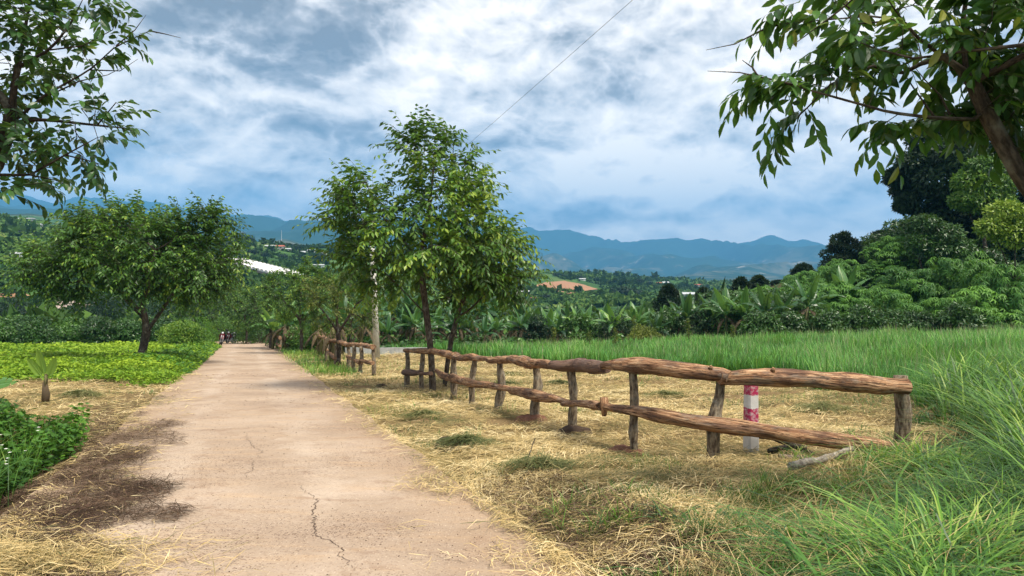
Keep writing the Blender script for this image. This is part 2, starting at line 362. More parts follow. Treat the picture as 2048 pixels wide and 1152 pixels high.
def rail_material():
    m, g = newmat('stripped_log'); v = g.attr('uvw', 'Vector'); t = g.attr('tint')
    v = g.vm('ADD', v, g.vm('SCALE', (1, 2, 3), sc=g.m('MULTIPLY', t, 9.0)))
    gr = g.noise(g.vm('MULTIPLY', v, (14, 14, .9)), 3.2, 6, .6, .6); lg = g.noise(g.vm('MULTIPLY', v, (3, 3, 1)), 2.2, 4, .6); fine = g.noise(g.vm('MULTIPLY', v, (10, 10, 2)), 16, 4, .6)
    c = g.ramp(gr, [(.28, (.08, .04, .026)), (.42, (.28, .14, .075)), (.54, (.50, .29, .16)), (.72, (.70, .50, .32))])
    c = g.mix(g.m('MULTIPLY', g.ss(lg, .47, .60), .75), c, (.115, .065, .05))
    c = g.mix(g.m('MULTIPLY', g.ss(fine, .53, .66), .55), c, (.06, .035, .025))
    cr_ = g.noise(g.vm('MULTIPLY', v, (26, 26, .7)), 1.6, 3, .5, .4); crk = g.ss(g.m('ABSOLUTE', g.m('SUBTRACT', cr_, .5)), .022, .006); c = g.mix(g.m('MULTIPLY', crk, .85), c, (.03, .018, .012))
    kn = g.n('ShaderNodeTexVoronoi'); g.put(kn.inputs['Vector'], g.vm('MULTIPLY', v, (9, 9, 2.4))); kn.inputs['Scale'].default_value = 1.1; kd = g.ss(kn.outputs['Distance'], .16, .05); c = g.mix(g.m('MULTIPLY', kd, .8), c, (.07, .035, .022))
    wg = g.ss(g.noise(g.vm('MULTIPLY', v, (5, 5, 1.6)), 1.9, 5, .65), .53, .62); c = g.mix(g.m('MULTIPLY', wg, .45), c, (.30, .25, .20))
    c = g.mix(g.m('MULTIPLY', g.ss(t, .8, .95), .75), c, (.13, .085, .075)); gr = g.m('SUBTRACT', g.m('SUBTRACT', gr, crk), g.m('MULTIPLY', kd, .6))
    return finish(m, g, c, .85, bump=g.m('ADD', gr, g.m('MULTIPLY', fine, .4)), bs=1.0, bd=.02, spec=.15)
M['rail'] = rail_material()
def conc(name, col, green=.0):
    m, g = newmat(name); p = g.n('ShaderNodeTexCoord').outputs['Object']
    n = g.noise(p, 6, 8, .65); n2 = g.noise(g.vm('MULTIPLY', p, (3, 3, .5)), 2.5, 4)
    c = g.mix(g.ss(n, .3, .75), tuple(q*.72 for q in col), col); c = g.mix(g.m('MULTIPLY', g.ss(n2, .5, .72), .3), c, (.16, .17, .14))
    return finish(m, g, c, .9, bump=n, bs=.3)
M['pole'] = conc('pole_concrete', (.72, .71, .64)); M['wall'] = conc('grey_concrete', (.42, .43, .42))
def marker_mat():
    m, g = newmat('banded_paint'); p = g.n('ShaderNodeTexCoord').outputs['Object']; s_ = g.n('ShaderNodeSeparateXYZ'); g.put(s_.inputs[0], p)
    n = g.noise(p, 9, 5, .7); z = g.m('ADD', s_.outputs[2], g.m('MULTIPLY', g.m('SUBTRACT', n, .5), .10))
    red = g.m('ADD', g.m('GREATER_THAN', z, .77), g.m('MULTIPLY', g.m('GREATER_THAN', z, .42), g.m('LESS_THAN', z, .60)))
    red = g.m('ADD', red, g.m('MULTIPLY', g.m('GREATER_THAN', z, .24), g.m('LESS_THAN', z, .37)), clamp=True)
    wear = g.ss(g.noise(p, 24, 5, .7), .38, .56); red = g.m('MULTIPLY', red, g.m('ADD', .45, g.m('MULTIPLY', wear, .55)))
    c = g.mix(red, g.mix(n, (.42, .40, .37), (.74, .72, .70)), (.40, .02, .085)); return finish(m, g, c, .7, bump=n, bs=.3)
M['marker'] = marker_mat()
def ground_mat():
    m, g = newmat('ground_soil'); p = g.n('ShaderNodeNewGeometry').outputs['Position']; z = g.n('ShaderNodeSeparateXYZ'); g.put(z.inputs[0], g.attr('uvw', 'Vector'))
    st, gr, dk = z.outputs; n = g.noise(p, 1.3, 6, .6); f = g.noise(g.vm('MULTIPLY', p, (1, 1, .2)), 30, 5, .7); md = g.noise(p, 6, 5, .6)
    soil = g.mix(md, (.07, .035, .02), (.20, .11, .07))
    straw = g.ramp(g.m('ADD', g.m('MULTIPLY', f, .7), g.m('MULTIPLY', n, .4)), [(.40, (.06, .045, .022)), (.54, (.22, .17, .075)), (.72, (.50, .38, .18))])
    green = g.mix(f, (.012, .03, .008), (.07, .10, .025)); litter = g.mix(f, (.03, .02, .014), (.13, .08, .055))
    c = g.mix(st, soil, straw); c = g.mix(gr, c, green); c = g.mix(g.m('MULTIPLY', dk, g.ss(md, .35, .55)), c, litter)
    return finish(m, g, c, .95, bump=g.m('ADD', f, md), bs=.7, bd=.03, spec=.05)
M['ground'] = ground_mat()
def road_mat():
    m, g = newmat('worn_concrete'); p = g.n('ShaderNodeNewGeometry').outputs['Position']
    a = g.noise(p, .55, 5, .6); b = g.noise(p, 3.0, 6, .65); f = g.noise(p, 34, 7, .8); f2 = g.noise(p, 110, 3, .7); str_ = g.noise(g.vm('MULTIPLY', p, (.5, 2.6, 1)), 2.0, 6, .7)
    c = g.ramp(a, [(.3, (.28, .205, .15)), (.5, (.36, .275, .205)), (.7, (.44, .345, .27))])
    c = g.mix(g.m('MULTIPLY', g.ss(str_, .45, .75), .6), c, (.46, .315, .19)); c = g.mix(g.m('MULTIPLY', g.ss(b, .52, .75), .4), c, (.43, .34, .27))
    sp_ = g.n('ShaderNodeSeparateXYZ'); g.put(sp_.inputs[0], p); lat = g.m('ABSOLUTE', g.m('MULTIPLY', g.m('ADD', g.m('ADD', sp_.outputs[0], g.m('MULTIPLY', sp_.outputs[1], .355)), g.m('MULTIPLY', g.m('SUBTRACT', b, .5), 1.1)), .943))
    along = g.noise(g.vm('MULTIPLY', p, (.6, .25, 1)), 1.2, 4, .6); c = g.mix(g.m('MULTIPLY', g.ss(lat, 1.15, 1.8), .45), c, (.31, .21, .13)); trk = g.m('MULTIPLY', g.ss(g.m('ABSOLUTE', g.m('SUBTRACT', lat, .72)), .34, .08), g.ss(along, .38, .62)); c = g.mix(g.m('MULTIPLY', trk, .45), c, (.50, .41, .33))
    c = g.mix(g.m('MULTIPLY', g.ss(g.noise(p, 1.7, 6, .7, .8), .54, .66), .5), c, (.25, .165, .11))
    worn = g.ss(g.noise(p, .45, 4, .6), .44, .58)
    peb = g.m('MULTIPLY', g.ss(f, .53, .62), g.m('ADD', .3, g.m('MULTIPLY', worn, .7))); c = g.mix(peb, c, (.12, .07, .05))
    vo = g.n('ShaderNodeTexVoronoi'); g.put(vo.inputs['Vector'], p); vo.inputs['Scale'].default_value = 48; vr_ = g.n('ShaderNodeSeparateColor'); g.put(vr_.inputs[0], vo.outputs['Color'])
    dot = g.m('MULTIPLY', g.m('LESS_THAN', vo.outputs['Distance'], .32), g.m('GREATER_THAN', vr_.outputs[0], .62)); c = g.mix(g.m('MULTIPLY', dot, g.m('ADD', .35, g.m('MULTIPLY', worn, .5))), c, (.10, .06, .045))
    dot2 = g.m('MULTIPLY', g.m('LESS_THAN', vo.outputs['Distance'], .26), g.m('LESS_THAN', vr_.outputs[0], .22)); c = g.mix(g.m('MULTIPLY', dot2, .6), c, (.62, .50, .38))
    c = g.mix(g.m('MULTIPLY', g.ss(g.noise(p, .8, 5, .7, .6), .60, .74), .45), c, (.20, .135, .10))
    return finish(m, g, c, .9, bump=g.m('ADD', g.m('MULTIPLY', f, .8), b), bs=.5, bd=.012, spec=.12)
M['road'] = road_mat()
def hill_mat():
    m, g = newmat('hill_cover'); p = g.n('ShaderNodeNewGeometry').outputs['Position']
    a = g.noise(p, .013, 5, .6); b = g.noise(p, .07, 6, .7); c3 = g.noise(p, .5, 5, .7)
    c = g.ramp(g.m('ADD', g.m('MULTIPLY', a, .6), g.m('MULTIPLY', b, .4)), [(.36, (.018, .045, .016)), (.48, (.04, .095, .025)), (.56, (.07, .14, .035)), (.64, (.12, .13, .05)), (.72, (.24, .14, .08))])
    c = g.mix(g.m('MULTIPLY', g.ss(c3, .45, .7), .6), c, (.012, .03, .012))
    return finish(m, g, c, .95, spec=.05)
M['hill'] = hill_mat()
def mount_mat():
    m, g = newmat('mountain_cover'); p = g.n('ShaderNodeNewGeometry').outputs['Position']; s_ = g.n('ShaderNodeSeparateXYZ'); g.put(s_.inputs[0], p)
    a = g.noise(p, .0016, 6, .65); b = g.noise(p, .009, 6, .7); hi = g.ss(s_.outputs[2], 320, 120)
    c = g.mix(b, (.010, .030, .018), (.03, .065, .03)); op = g.m('MULTIPLY', g.ss(g.m('ADD', g.m('MULTIPLY', a, .6), g.m('MULTIPLY', b, .5)), .53, .64), hi)
    c = g.mix(g.m('MULTIPLY', op, .5), c, (.16, .15, .11)); c = g.mix(g.m('MULTIPLY', g.ss(b, .60, .68), g.m('MULTIPLY', op, .5)), c, (.45, .41, .37))
    return finish(m, g, c, .95, spec=.0)
M['mount'] = mount_mat()
m, g = newmat('red_soil'); p = g.n('ShaderNodeNewGeometry').outputs['Position']
wn = g.n('ShaderNodeTexWave'); g.put(wn.inputs['Vector'], g.vm('MULTIPLY', p, (1, .6, 0))); wn.inputs['Scale'].default_value = .12; wn.inputs['Distortion'].default_value = 1.5
c = g.mix(g.noise(p, .04, 5, .6), (.20, .075, .045), (.36, .20, .115)); c = g.mix(g.m('MULTIPLY', wn.outputs['Fac'], .35), c, (.28, .22, .10)); M['redsoil'] = finish(m, g, c, .95)

M['redsoil2'] = plain('red_earth', (.14, .065, .04), .95, .5, 12); M['darksoil'] = plain('dark_earth', (.05, .032, .022), .95, .5, 12); M['plastic'] = plain('white_plastic_film', (.62, .60, .60), .5, .12, .3); M['netting'] = plain('grey_netting', (.22, .20, .19), .9, .4, .5)
# ------------------------------------------------------------------ the ground, road, hills, mountains
def polar(r0, r1, nr, fine, name, mat, zones=False):
    az = np.concatenate([np.linspace(-math.pi, -.95, 40, endpoint=False), np.linspace(-.95, .95, fine, endpoint=False), np.linspace(.95, math.pi, 40, endpoint=False)])
    r = np.exp(np.linspace(math.log(r0), math.log(r1), nr)); A, Rr = np.meshgrid(az, r); x = Rr*np.sin(A); y = Rr*np.cos(A); z = zt(x, y)
    n = len(az); i = np.arange(nr-1)[:, None]*n; j = np.arange(n)[None]; j2 = (j+1) % n
    Q = np.stack([i+j, i+n+j, i+n+j2, i+j2], -1).reshape(-1, 4); V = np.stack([x, y, z], -1).reshape(-1, 3); T = []
    if r0 < 5:
        V = np.concatenate([V, [[0, 0, float(zt(0., .01))]]]); T = [[len(V)-1, (q+1) % n, q] for q in range(n)]
        T = [[a, c_, b] for a, b, c_ in T]
    w = None
    if zones:
        X, Y = V[:, 0], V[:, 1]; s_ = road_s(X, Y); nz = fbm(X*.5, Y*.5, 4, 50)
        gr = ss(-.5, .5, X-green_x(Y)+nz*1.6)*ss(1.8, 2.4, s_)
        gr = np.maximum(gr, ss(-.4, .8, Y-21.5+nz*2)*ss(1.6, 2.0, -s_)); gr = np.maximum(gr, ss(42, 48, Y)); gr = np.maximum(gr, ss(-.1, .25, nz-.33)*.7*ss(1.9, 2.6, s_))
        dk = ss(1.5, 1.7, -s_)*ss(3.4, 2.4, -s_)*ss(19, 14, Y)*.9; dk = np.maximum(dk, ss(46, 49, Y)*.6)
        st = .75+.5*nz; w = np.stack([np.clip(st, 0, 1), np.clip(gr, 0, 1), np.clip(dk, 0, 1)], 1)
    o = MB().add(V, Q, T, .5, w).build(name, mat, None, True); return tag(o, kind='structure')
tag(polar(1.2, 110, 330, 620, 'ground', M['ground'], True), 'mown straw covered and grassy ground sloping away')
tag(polar(110, 1500, 260, 620, 'hills', M['hill']), 'green farmed hillside across the valley')
tag(polar(1500, 9900, 200, 620, 'mountains', M['mount']), 'blue hazy forested mountain range on the horizon')
# road slab
t = np.concatenate([np.arange(-6, 62, .25), np.arange(62, 78, .5)]); cx = road_cx(t); ww = 1.85*1.061+.35*ss(50, 60, t)
nx = 22; L = np.linspace(-1, 1, nx); X = cx[:, None]+.07+(ww+.08)[:, None]*L[None]; Y = t[:, None]+0*X
edge = (np.abs(L)[None] > .99)*fbm(Y*1.4, L[None]*3+0*Y, 3, 4)*.09; X = X+edge*np.sign(L)[None]
Z = zr(X, Y)+fbm(X*.7, Y*.7, 3, 8)*.015
X2 = np.concatenate([X[:, :1], X, X[:, -1:]], 1); Y2 = np.concatenate([Y[:, :1], Y, Y[:, -1:]], 1); Z2 = np.concatenate([Z[:, :1]-.22, Z, Z[:, -1:]-.22], 1); n = nx+2
i = np.arange(len(t)-1)[:, None]*n; j = np.arange(n-1)[None]; Q = np.stack([i+j, i+j+1, i+n+j+1, i+n+j], -1)
tag(MB().add(np.stack([X2, Y2, Z2], -1), Q).build('road', M['road'], None, False), 'narrow worn tan concrete farm road running away downhill', kind='structure')
# cracks in the road
mb = MB()
def zroad(x, y): return zr(x, y)+fbm(x*.7, y*.7, 3, 8)*.015
for pts, w0 in (([(700, 1152), (678, 1105), (640, 1075), (628, 1040), (636, 1012), (616, 995), (600, 975)], .010), ([(515, 925), (520, 908), (498, 885), (490, 870)], .006), ([(485, 968), (508, 940), (515, 925)], .006)):
    pw = np.array([gp(*q) for q in pts]); L = np.concatenate([[0], np.cumsum(np.hypot(*np.diff(pw, axis=0).T))]); k = max(8, int(L[-1]/.03))
    s_ = np.linspace(0, L[-1], k); x = np.interp(s_, L, pw[:, 0])+rng.normal(0, .012, k)+fbm(s_*6, s_*0+3, 4, 61)*.06; y = np.interp(s_, L, pw[:, 1])+rng.normal(0, .012, k)
    w_ = w0*(.5+rng.random(k))*np.sin(np.linspace(.25, 3.0, k)); V = np.stack([np.stack([x-w_/2, y, zroad(x, y)+.004], 1), np.stack([x+w_/2, y, zroad(x, y)+.004], 1)], 1)
    b = np.arange(k-1)[:, None]*2; mb.add(V, b+np.array([[0, 1, 3, 2]]))
tag(mb.build('road_crack', plain('crack_dirt', (.10, .065, .045))), 'fine jagged cracks running along the road surface', kind='structure')
# red ploughed field on the far hill
def patch(name, uvs, mat, lift, label, k=26):
    c0 = np.mean(uvs, 0); ring = np.array([hit(*q) for q in uvs]); cc = hit(*c0); V = [cc]; n = len(ring)
    for a in range(1, k+1):
        f = a/k; q = cc[:2]*(1-f)+ring[:, :2]*f; V += [[X, Y, 0] for X, Y in q]
    V = np.array(V); V[:, 2] = zt(V[:, 0], V[:, 1])+lift; T = [[0, 1+i, 1+(i+1) % n] for i in range(n)]; Q = []
    for a in range(k-1):
        for i in range(n): Q.append([1+a*n+i, 1+(a+1)*n+i, 1+(a+1)*n+(i+1) % n, 1+a*n+(i+1) % n])
    return tag(MB().add(V, Q, T).build(name, mat, None, True), label, kind='structure')
dens = lambda ps: [tuple(np.array(ps[i])*(1-f)+np.array(ps[(i+1) % len(ps)])*f+np.array([fbm(i*3.1+f*4, 1., 2, 5)*4, 0])) for i in range(len(ps)) for f in np.linspace(0, 1, 9)[:-1]]
patch('red_field', dens([(1073, 572), (1090, 566), (1128, 563), (1160, 569), (1198, 580), (1165, 584), (1135, 590), (1105, 583), (1078, 578)]), M['redsoil'], .6, 'bare red ploughed plot on the far hill')
patch('dirt_yard', dens([(70, 622), (120, 612), (200, 608), (215, 618), (165, 628), (75, 632)]), plain('pale_dirt', (.34, .27, .23), .9, scale=.2), 1.2, 'pale bare dirt yard below the hillside farms')
patch('dirt_track', dens([(0, 596), (40, 593), (60, 600), (30, 604), (0, 606)]), M['redsoil'], 1.2, 'small strip of bare red earth on the hillside')
# ------------------------------------------------------------------ trees
def subdiv(path, step=.25):
    path = np.asarray(path, float); L = np.concatenate([[0], np.cumsum(np.linalg.norm(np.diff(path, axis=0), axis=1))])
    k = max(2, int(L[-1]/step)+1); s_ = np.linspace(0, L[-1], k); return np.stack([np.interp(s_, L, path[:, i]) for i in range(3)], 1)
def ell(c, r, n, shell=.0):
    d = unit(rng.normal(size=(n, 3))); q = (shell+(1-shell)*rng.random(n))**(1/3); return np.array(c)+d*q[:, None]*np.array(r)
def colonize(paths, attr, step=.28, infl=2.5, kill=.45, iters=90, grav=0.0):
    nodes = []; par = []
    for pth in paths:
        pth = subdiv(pth, step); prev = -1
        if nodes: prev = int(np.argmin(np.linalg.norm(np.array(nodes)-pth[0], axis=1))); pth = pth[1:]
        for q in pth: nodes.append(q); par.append(prev); prev = len(nodes)-1
    N = np.array(nodes); A = np.asarray(attr); npath = len(N)
    for it in range(iters):
        if not len(A): break
        D = np.linalg.norm(A[:, None]-N[None], axis=2); ni = D.argmin(1); nd = D[np.arange(len(A)), ni]
        A = A[nd > kill]; ni = ni[nd > kill]; nd = nd[nd > kill]; ok = nd < infl
        if not ok.any(): infl *= 1.5; continue
        dd = unit(A[ok]-N[ni[ok]]); acc = np.zeros_like(N); np.add.at(acc, ni[ok], dd); src = np.unique(ni[ok])
        nw = N[src]+unit(unit(acc[src])+rng.normal(0, .16, (len(src), 3))+[0, 0, grav])*step
        dmin = np.array([np.linalg.norm(N-q, axis=1).min() for q in nw]) > step*.35
        if not dmin.any(): break
        N = np.concatenate([N, nw[dmin]]); par += list(src[dmin])
    par = np.array(par); n = len(N); flow = np.zeros(n); kids = [[] for _ in range(n)]
    for i in range(n):
        if par[i] >= 0: kids[par[i]].append(i)
    for i in range(n-1, -1, -1):
        if not kids[i]: flow[i] = 1
        if par[i] >= 0: flow[par[i]] += flow[i]
    return N, par, kids, flow, npath
def skeleton(mb, N, par, kids, flow, rb, tip=.006, sides=6, ex=.5, rough=.0):
    r = np.maximum(tip, rb*(flow/flow.max())**ex)
    if rough: pass
    stack = [(0, -1)]
    while stack:
        i, p = stack.pop(); ch = [] if p < 0 else [p]; k = i
        while True:
            ch.append(k)
            if not kids[k]: break
            ks = sorted(kids[k], key=lambda q: -flow[q]); stack += [(q, k) for q in ks[1:]]; k = ks[0]
        if len(ch) > 1:
            rr = r[ch].copy()
            if p >= 0: rr[0] = min(rr[0], rr[1]*1.15)
            tube(mb, N[ch], rr, sides if rr.max() > .03 else 4, cap=False, rough=rough if rr.max() > .04 else 0)
    return r
def spray(mb, tw, p0, d, L, nl, ll, lw, tint0, droop=.3, segs=1, curve=.15, tw_r=.004, hang=.6):
    """twigs with alternate drooping leaves; p0,d (T,3)"""
    T = len(p0); s_ = (np.arange(nl)+.5)/nl; L = np.broadcast_to(L, (T,))
    ax = unit(d); side = unit(np.cross(ax, [0, 0, 1.])+1e-4); up = unit(np.cross(side, ax))
    def at(t): return p0+ax*(L*t)[:, None]-np.array([0, 0, 1.])*(L*droop*t*t)[:, None]
    LP, LD, LN, TI, LL = [], [], [], [], []
    for q, t in enumerate(s_):
        sg = 1 if q % 2 else -1; tang = unit(ax-np.array([0, 0, 1.])*2*droop*t)
        dd = unit(tang*.55+side*sg*(.75 if q < nl-1 else .1)+np.array([0, 0, -hang])+rng.normal(0, .22, (T, 3)))
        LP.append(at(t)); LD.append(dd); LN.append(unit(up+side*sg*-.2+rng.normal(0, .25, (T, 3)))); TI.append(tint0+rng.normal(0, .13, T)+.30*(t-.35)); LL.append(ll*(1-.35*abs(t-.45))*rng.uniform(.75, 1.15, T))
    LP = np.concatenate(LP); LL = np.concatenate(LL)
    leaves(mb, LP, np.concatenate(LD), np.concatenate(LN), LL, LL*lw, np.clip(np.concatenate(TI), 0, 1), curve, segs)
    if tw is not None:
        k = 4; pts = np.stack([at(t) for t in np.linspace(0, 1, k)], 1); rr = np.linspace(tw_r, tw_r*.4, k)
        off = np.array([[0, 1., 0], [.87, -.5, 0], [-.87, -.5, 0]]); V = pts[:, :, None, :]+off[None, None]*rr[None, :, None, None]; V[..., 2] += off[None, None, :, 0]*rr[None, :, None]
        B = np.arange(T)[:, None]*(3*k); Q = [B+np.array([[3*a+b, 3*a+(b+1) % 3, 3*a+3+(b+1) % 3, 3*a+3+b]]) for a in range(k-1) for b in range(3)]
        tw.add(V.reshape(-1, 3), np.concatenate(Q))
def leafy_tree(name, label, cat, base, paths, attr, rb, ll=.13, lw=.42, nl=9, tw_n=1.0, twL=.5, maxflow=3, step=.28, infl=2.4, kill=.42, mat='leaf', bmat='bark', segs=1, droop=.2, group=None, grav=0.0, tint=.5, keep=None, sides=7, tr=.006, hang=.38, bare=None, ex=.62, ntw=None, extra=(), allnodes=False):
    base = np.array(base, float); paths = [np.array(p, float) for p in paths]
    N, par, kids, flow, npth = colonize(paths, attr, step, infl, kill, grav=grav)
    tb = MB(); skeleton(tb, N, par, kids, flow, rb, tr, sides, ex, .12)
    cr = MB(); idx = np.where((flow <= maxflow) & ((np.arange(len(N)) >= npth) | (allnodes & (par >= 0) & (flow <= 2))))[0]
    if keep is not None: idx = idx[keep(N[idx])]
    reps = rng.poisson(tw_n if ntw is None else ntw/len(idx), len(idx)); reps[flow[idx] == 1] = np.maximum(reps[flow[idx] == 1], 1); idx = np.repeat(idx, reps)
    d0 = unit(N[idx]-N[par[idx]]); cen = attr.mean(0); out = unit(N[idx]-cen)
    d = unit(d0*.7+out*.35+rng.normal(0, .55, (len(idx), 3))+[0, 0, .15]); hgt = (N[idx, 2]-attr[:, 2].min())/(np.ptp(attr[:, 2])+.01)
    cl = fbm(N[idx, 0]*1.3, N[idx, 2]*1.3+N[idx, 1], 2, 77)
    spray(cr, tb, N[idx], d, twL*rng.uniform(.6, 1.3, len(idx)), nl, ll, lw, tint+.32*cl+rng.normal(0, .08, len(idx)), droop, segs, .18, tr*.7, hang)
    for p0, p1, nn in extra:
        p0 = np.array([p0]); d_ = np.array([p1])-p0; spray(cr, tb, p0, d_, np.linalg.norm(d_, axis=1), nn, ll, lw, np.array([tint+.12]), droop*.6, segs, .25, tr, hang)
    if bare is not None:
        for pth in bare: tube(tb, np.asarray(pth, float), np.linspace(.010, .002, len(pth)), 5, False)
    o = empty(name, base, label, cat, group)
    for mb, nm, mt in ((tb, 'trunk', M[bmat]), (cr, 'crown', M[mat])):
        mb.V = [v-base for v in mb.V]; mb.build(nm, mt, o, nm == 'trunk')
    print(name, len(N), 'nodes', len(idx), 'twigs'); return o
PX = lambda u, v, D: P(u, v, D)
def pell(u, v, D, ru, rv, rd, n): return ell(P(u, v, D), (ru/F*D, rd, rv/F*D), n)
def gz(x, y): return float(zt(x, y))

# central roadside tree, two stems of two trees
D = 18.6; bx, by = gp(866, 779); b = (bx, by, gz(bx, by)-.05)
A = np.concatenate([pell(845, 470, D, 150, 95, 1.7, 190), pell(870, 330, D, 75, 90, 1.0, 70), pell(725, 430, D, 68, 90, 1.3, 110), pell(930, 400, D, 50, 110, 1.0, 60), pell(800, 560, D, 90, 40, 1.2, 36), pell(960, 500, D, 80, 75, 1.2, 50), pell(730, 530, D, 66, 34, .9, 26)])
kp = lambda vmax, D_, umax=9e9: (lambda N: (N[:, 2] > P(0, vmax, D_)[2]) & (CU+F*N[:, 0]/N[:, 1] < umax))
leafy_tree('roadside_tree', 'tallest slender green tree beside the log fence, its trunk leaning left over the rails', 'tree', b,
    [[b, P(864, 740, 18.6), P(861, 690, 18.6), P(852, 620, 18.6), P(845, 560, 18.6), P(843, 500, 18.6), P(858, 420, 18.6), P(868, 330, 18.6)], [P(853, 630, 18.6), P(815, 590, 18.5), P(770, 545, 18.4)], [P(846, 570, 18.6), P(880, 520, 18.7), P(925, 450, 18.8)], [P(844, 530, 18.6), P(790, 460, 18.7), P(745, 410, 18.7)]],
    A, .085, ntw=1350, keep=kp(572, 18.6), ll=.19, nl=12, tw_n=1.75, twL=.78, maxflow=4, infl=2.0, kill=.36, tint=.47)
D = 19.8; bx, by = gp(888, 771); b = (bx, by, gz(bx, by)-.05)
A = np.concatenate([pell(970, 520, D, 72, 75, 1.1, 110), pell(1010, 500, D, 62, 46, .7, 36), pell(985, 565, D, 85, 38, .9, 60), pell(930, 570, D, 60, 50, .9, 36)])
leafy_tree('roadside_tree', 'smaller thin-stemmed tree just behind the tallest one, crown spreading right over the rails', 'tree', b,
    [[b, P(896, 720, D), P(904, 670, D), P(922, 610, D), P(945, 560, D), P(965, 490, D)], [P(915, 640, D), P(960, 600, D), P(1000, 560, D)], [P(925, 600, D), P(905, 560, D)]],
    A, .065, ntw=340, keep=kp(600, 19.8), ll=.18, nl=12, tw_n=1.5, twL=.7, maxflow=3, infl=2.0, kill=.36, tint=.55)
# left roadside tree with wide flat crown
D = 30.4; bx, by = gp(284, 733); b = (bx, by, gz(bx, by)-.05)
A = np.concatenate([pell(270, 510, D, 165, 72, 2.6, 300), pell(130, 540, D, 85, 62, 1.6, 100), pell(390, 520, D, 70, 90, 1.8, 110), pell(420, 445, D, 34, 42, .9, 36), pell(100, 565, D, 60, 26, 1.2, 30), pell(250, 450, D, 130, 34, 1.8, 80), pell(300, 575, D, 70, 30, 1.6, 30), pell(400, 560, D, 55, 50, 1.4, 46)])
leafy_tree('roadside_tree', 'broad low tree with wide flat dark crown in the lime field left of the road', 'tree', b,
    [[b, P(284, 705, D), P(293, 665, D), P(290, 635, D), P(278, 590, D), P(270, 540, D)], [P(293, 665, D), P(318, 628, D), P(350, 580, D), P(390, 520, D)], [P(288, 630, D), P(240, 580, D), P(170, 560, D), P(120, 570, D)], [P(284, 610, D), P(300, 560, D-.8), P(310, 500, D-1)], [P(290, 640, D), P(250, 600, D+1), P(220, 530, D+1.6)]],
    A, .17, ntw=2500, keep=kp(588, 30.4), ll=.21, lw=.45, nl=12, tw_n=1.5, twL=1.05, maxflow=4, step=.4, infl=3.2, kill=.5, tint=.42, tr=.009)
# row of smaller trees along the right road side, further away
def small_tree(u, v, D, top, wpx, label, mat='leaf', n=150, rb=.09, tint=.45, bmat='bark', ll=.17, tw=1.6):
    x = (u-CU)/F*D; b = (x, D, gz(x, D)-.05); vb = CV+(H-b[2])/D*F; hm = vb-top
    A = np.concatenate([pell(u, top+hm*.38, D, wpx*.5, hm*.30, wpx/F*D*.45, n), pell(u+wpx*.12, top+hm*.2, D, wpx*.25, hm*.2, wpx/F*D*.2, n//4)])
    return leafy_tree('roadside_tree', label, 'tree', b, [[b, P(u+2, vb-hm*.25, D), P(u-3, vb-hm*.5, D), P(u+2, vb-hm*.75, D)], [P(u, vb-hm*.33, D), P(u+wpx*.25, vb-hm*.6, D)], [P(u, vb-hm*.36, D), P(u-wpx*.25, vb-hm*.58, D)]], A, rb, ntw=int(n*7*(tw/1.6)), ll=ll, nl=8, tw_n=tw, twL=.6, maxflow=4, step=.36, infl=3, kill=.5, mat=mat, tint=tint, bmat=bmat, tr=.008)
small_tree(676, 731, 30, 520, 150, 'sparse olive tree with dark trunk through the far log fence', 'leaf_olive', 80, .10, .42, 'bark_dark', .15, 1.0)
small_tree(602, 700, 42, 515, 150, 'dense round green tree on the right verge beyond the far log fence', 'leaf', 170, .10, .48)
small_tree(540, 690, 52, 560, 110, 'dark green verge tree where the road bends, behind the row', 'leaf', 130, .10, .40)
small_tree(492, 686, 64, 572, 80, 'farthest dark tree standing at the end of the road', 'leaf', 110, .10, .36)
small_tree(700, 690, 46, 520, 130, 'leafy tree half hidden behind the concrete pole', 'leaf', 120, .10, .45)
small_tree(452, 684, 80, 560, 90, 'shaded green tree behind the parked motorbikes', 'leaf', 110, .12, .38)
small_tree(395, 690, 70, 590, 90, 'low bushy tree left of the motorbikes behind the roadside bush', 'leaf', 110, .12, .5)

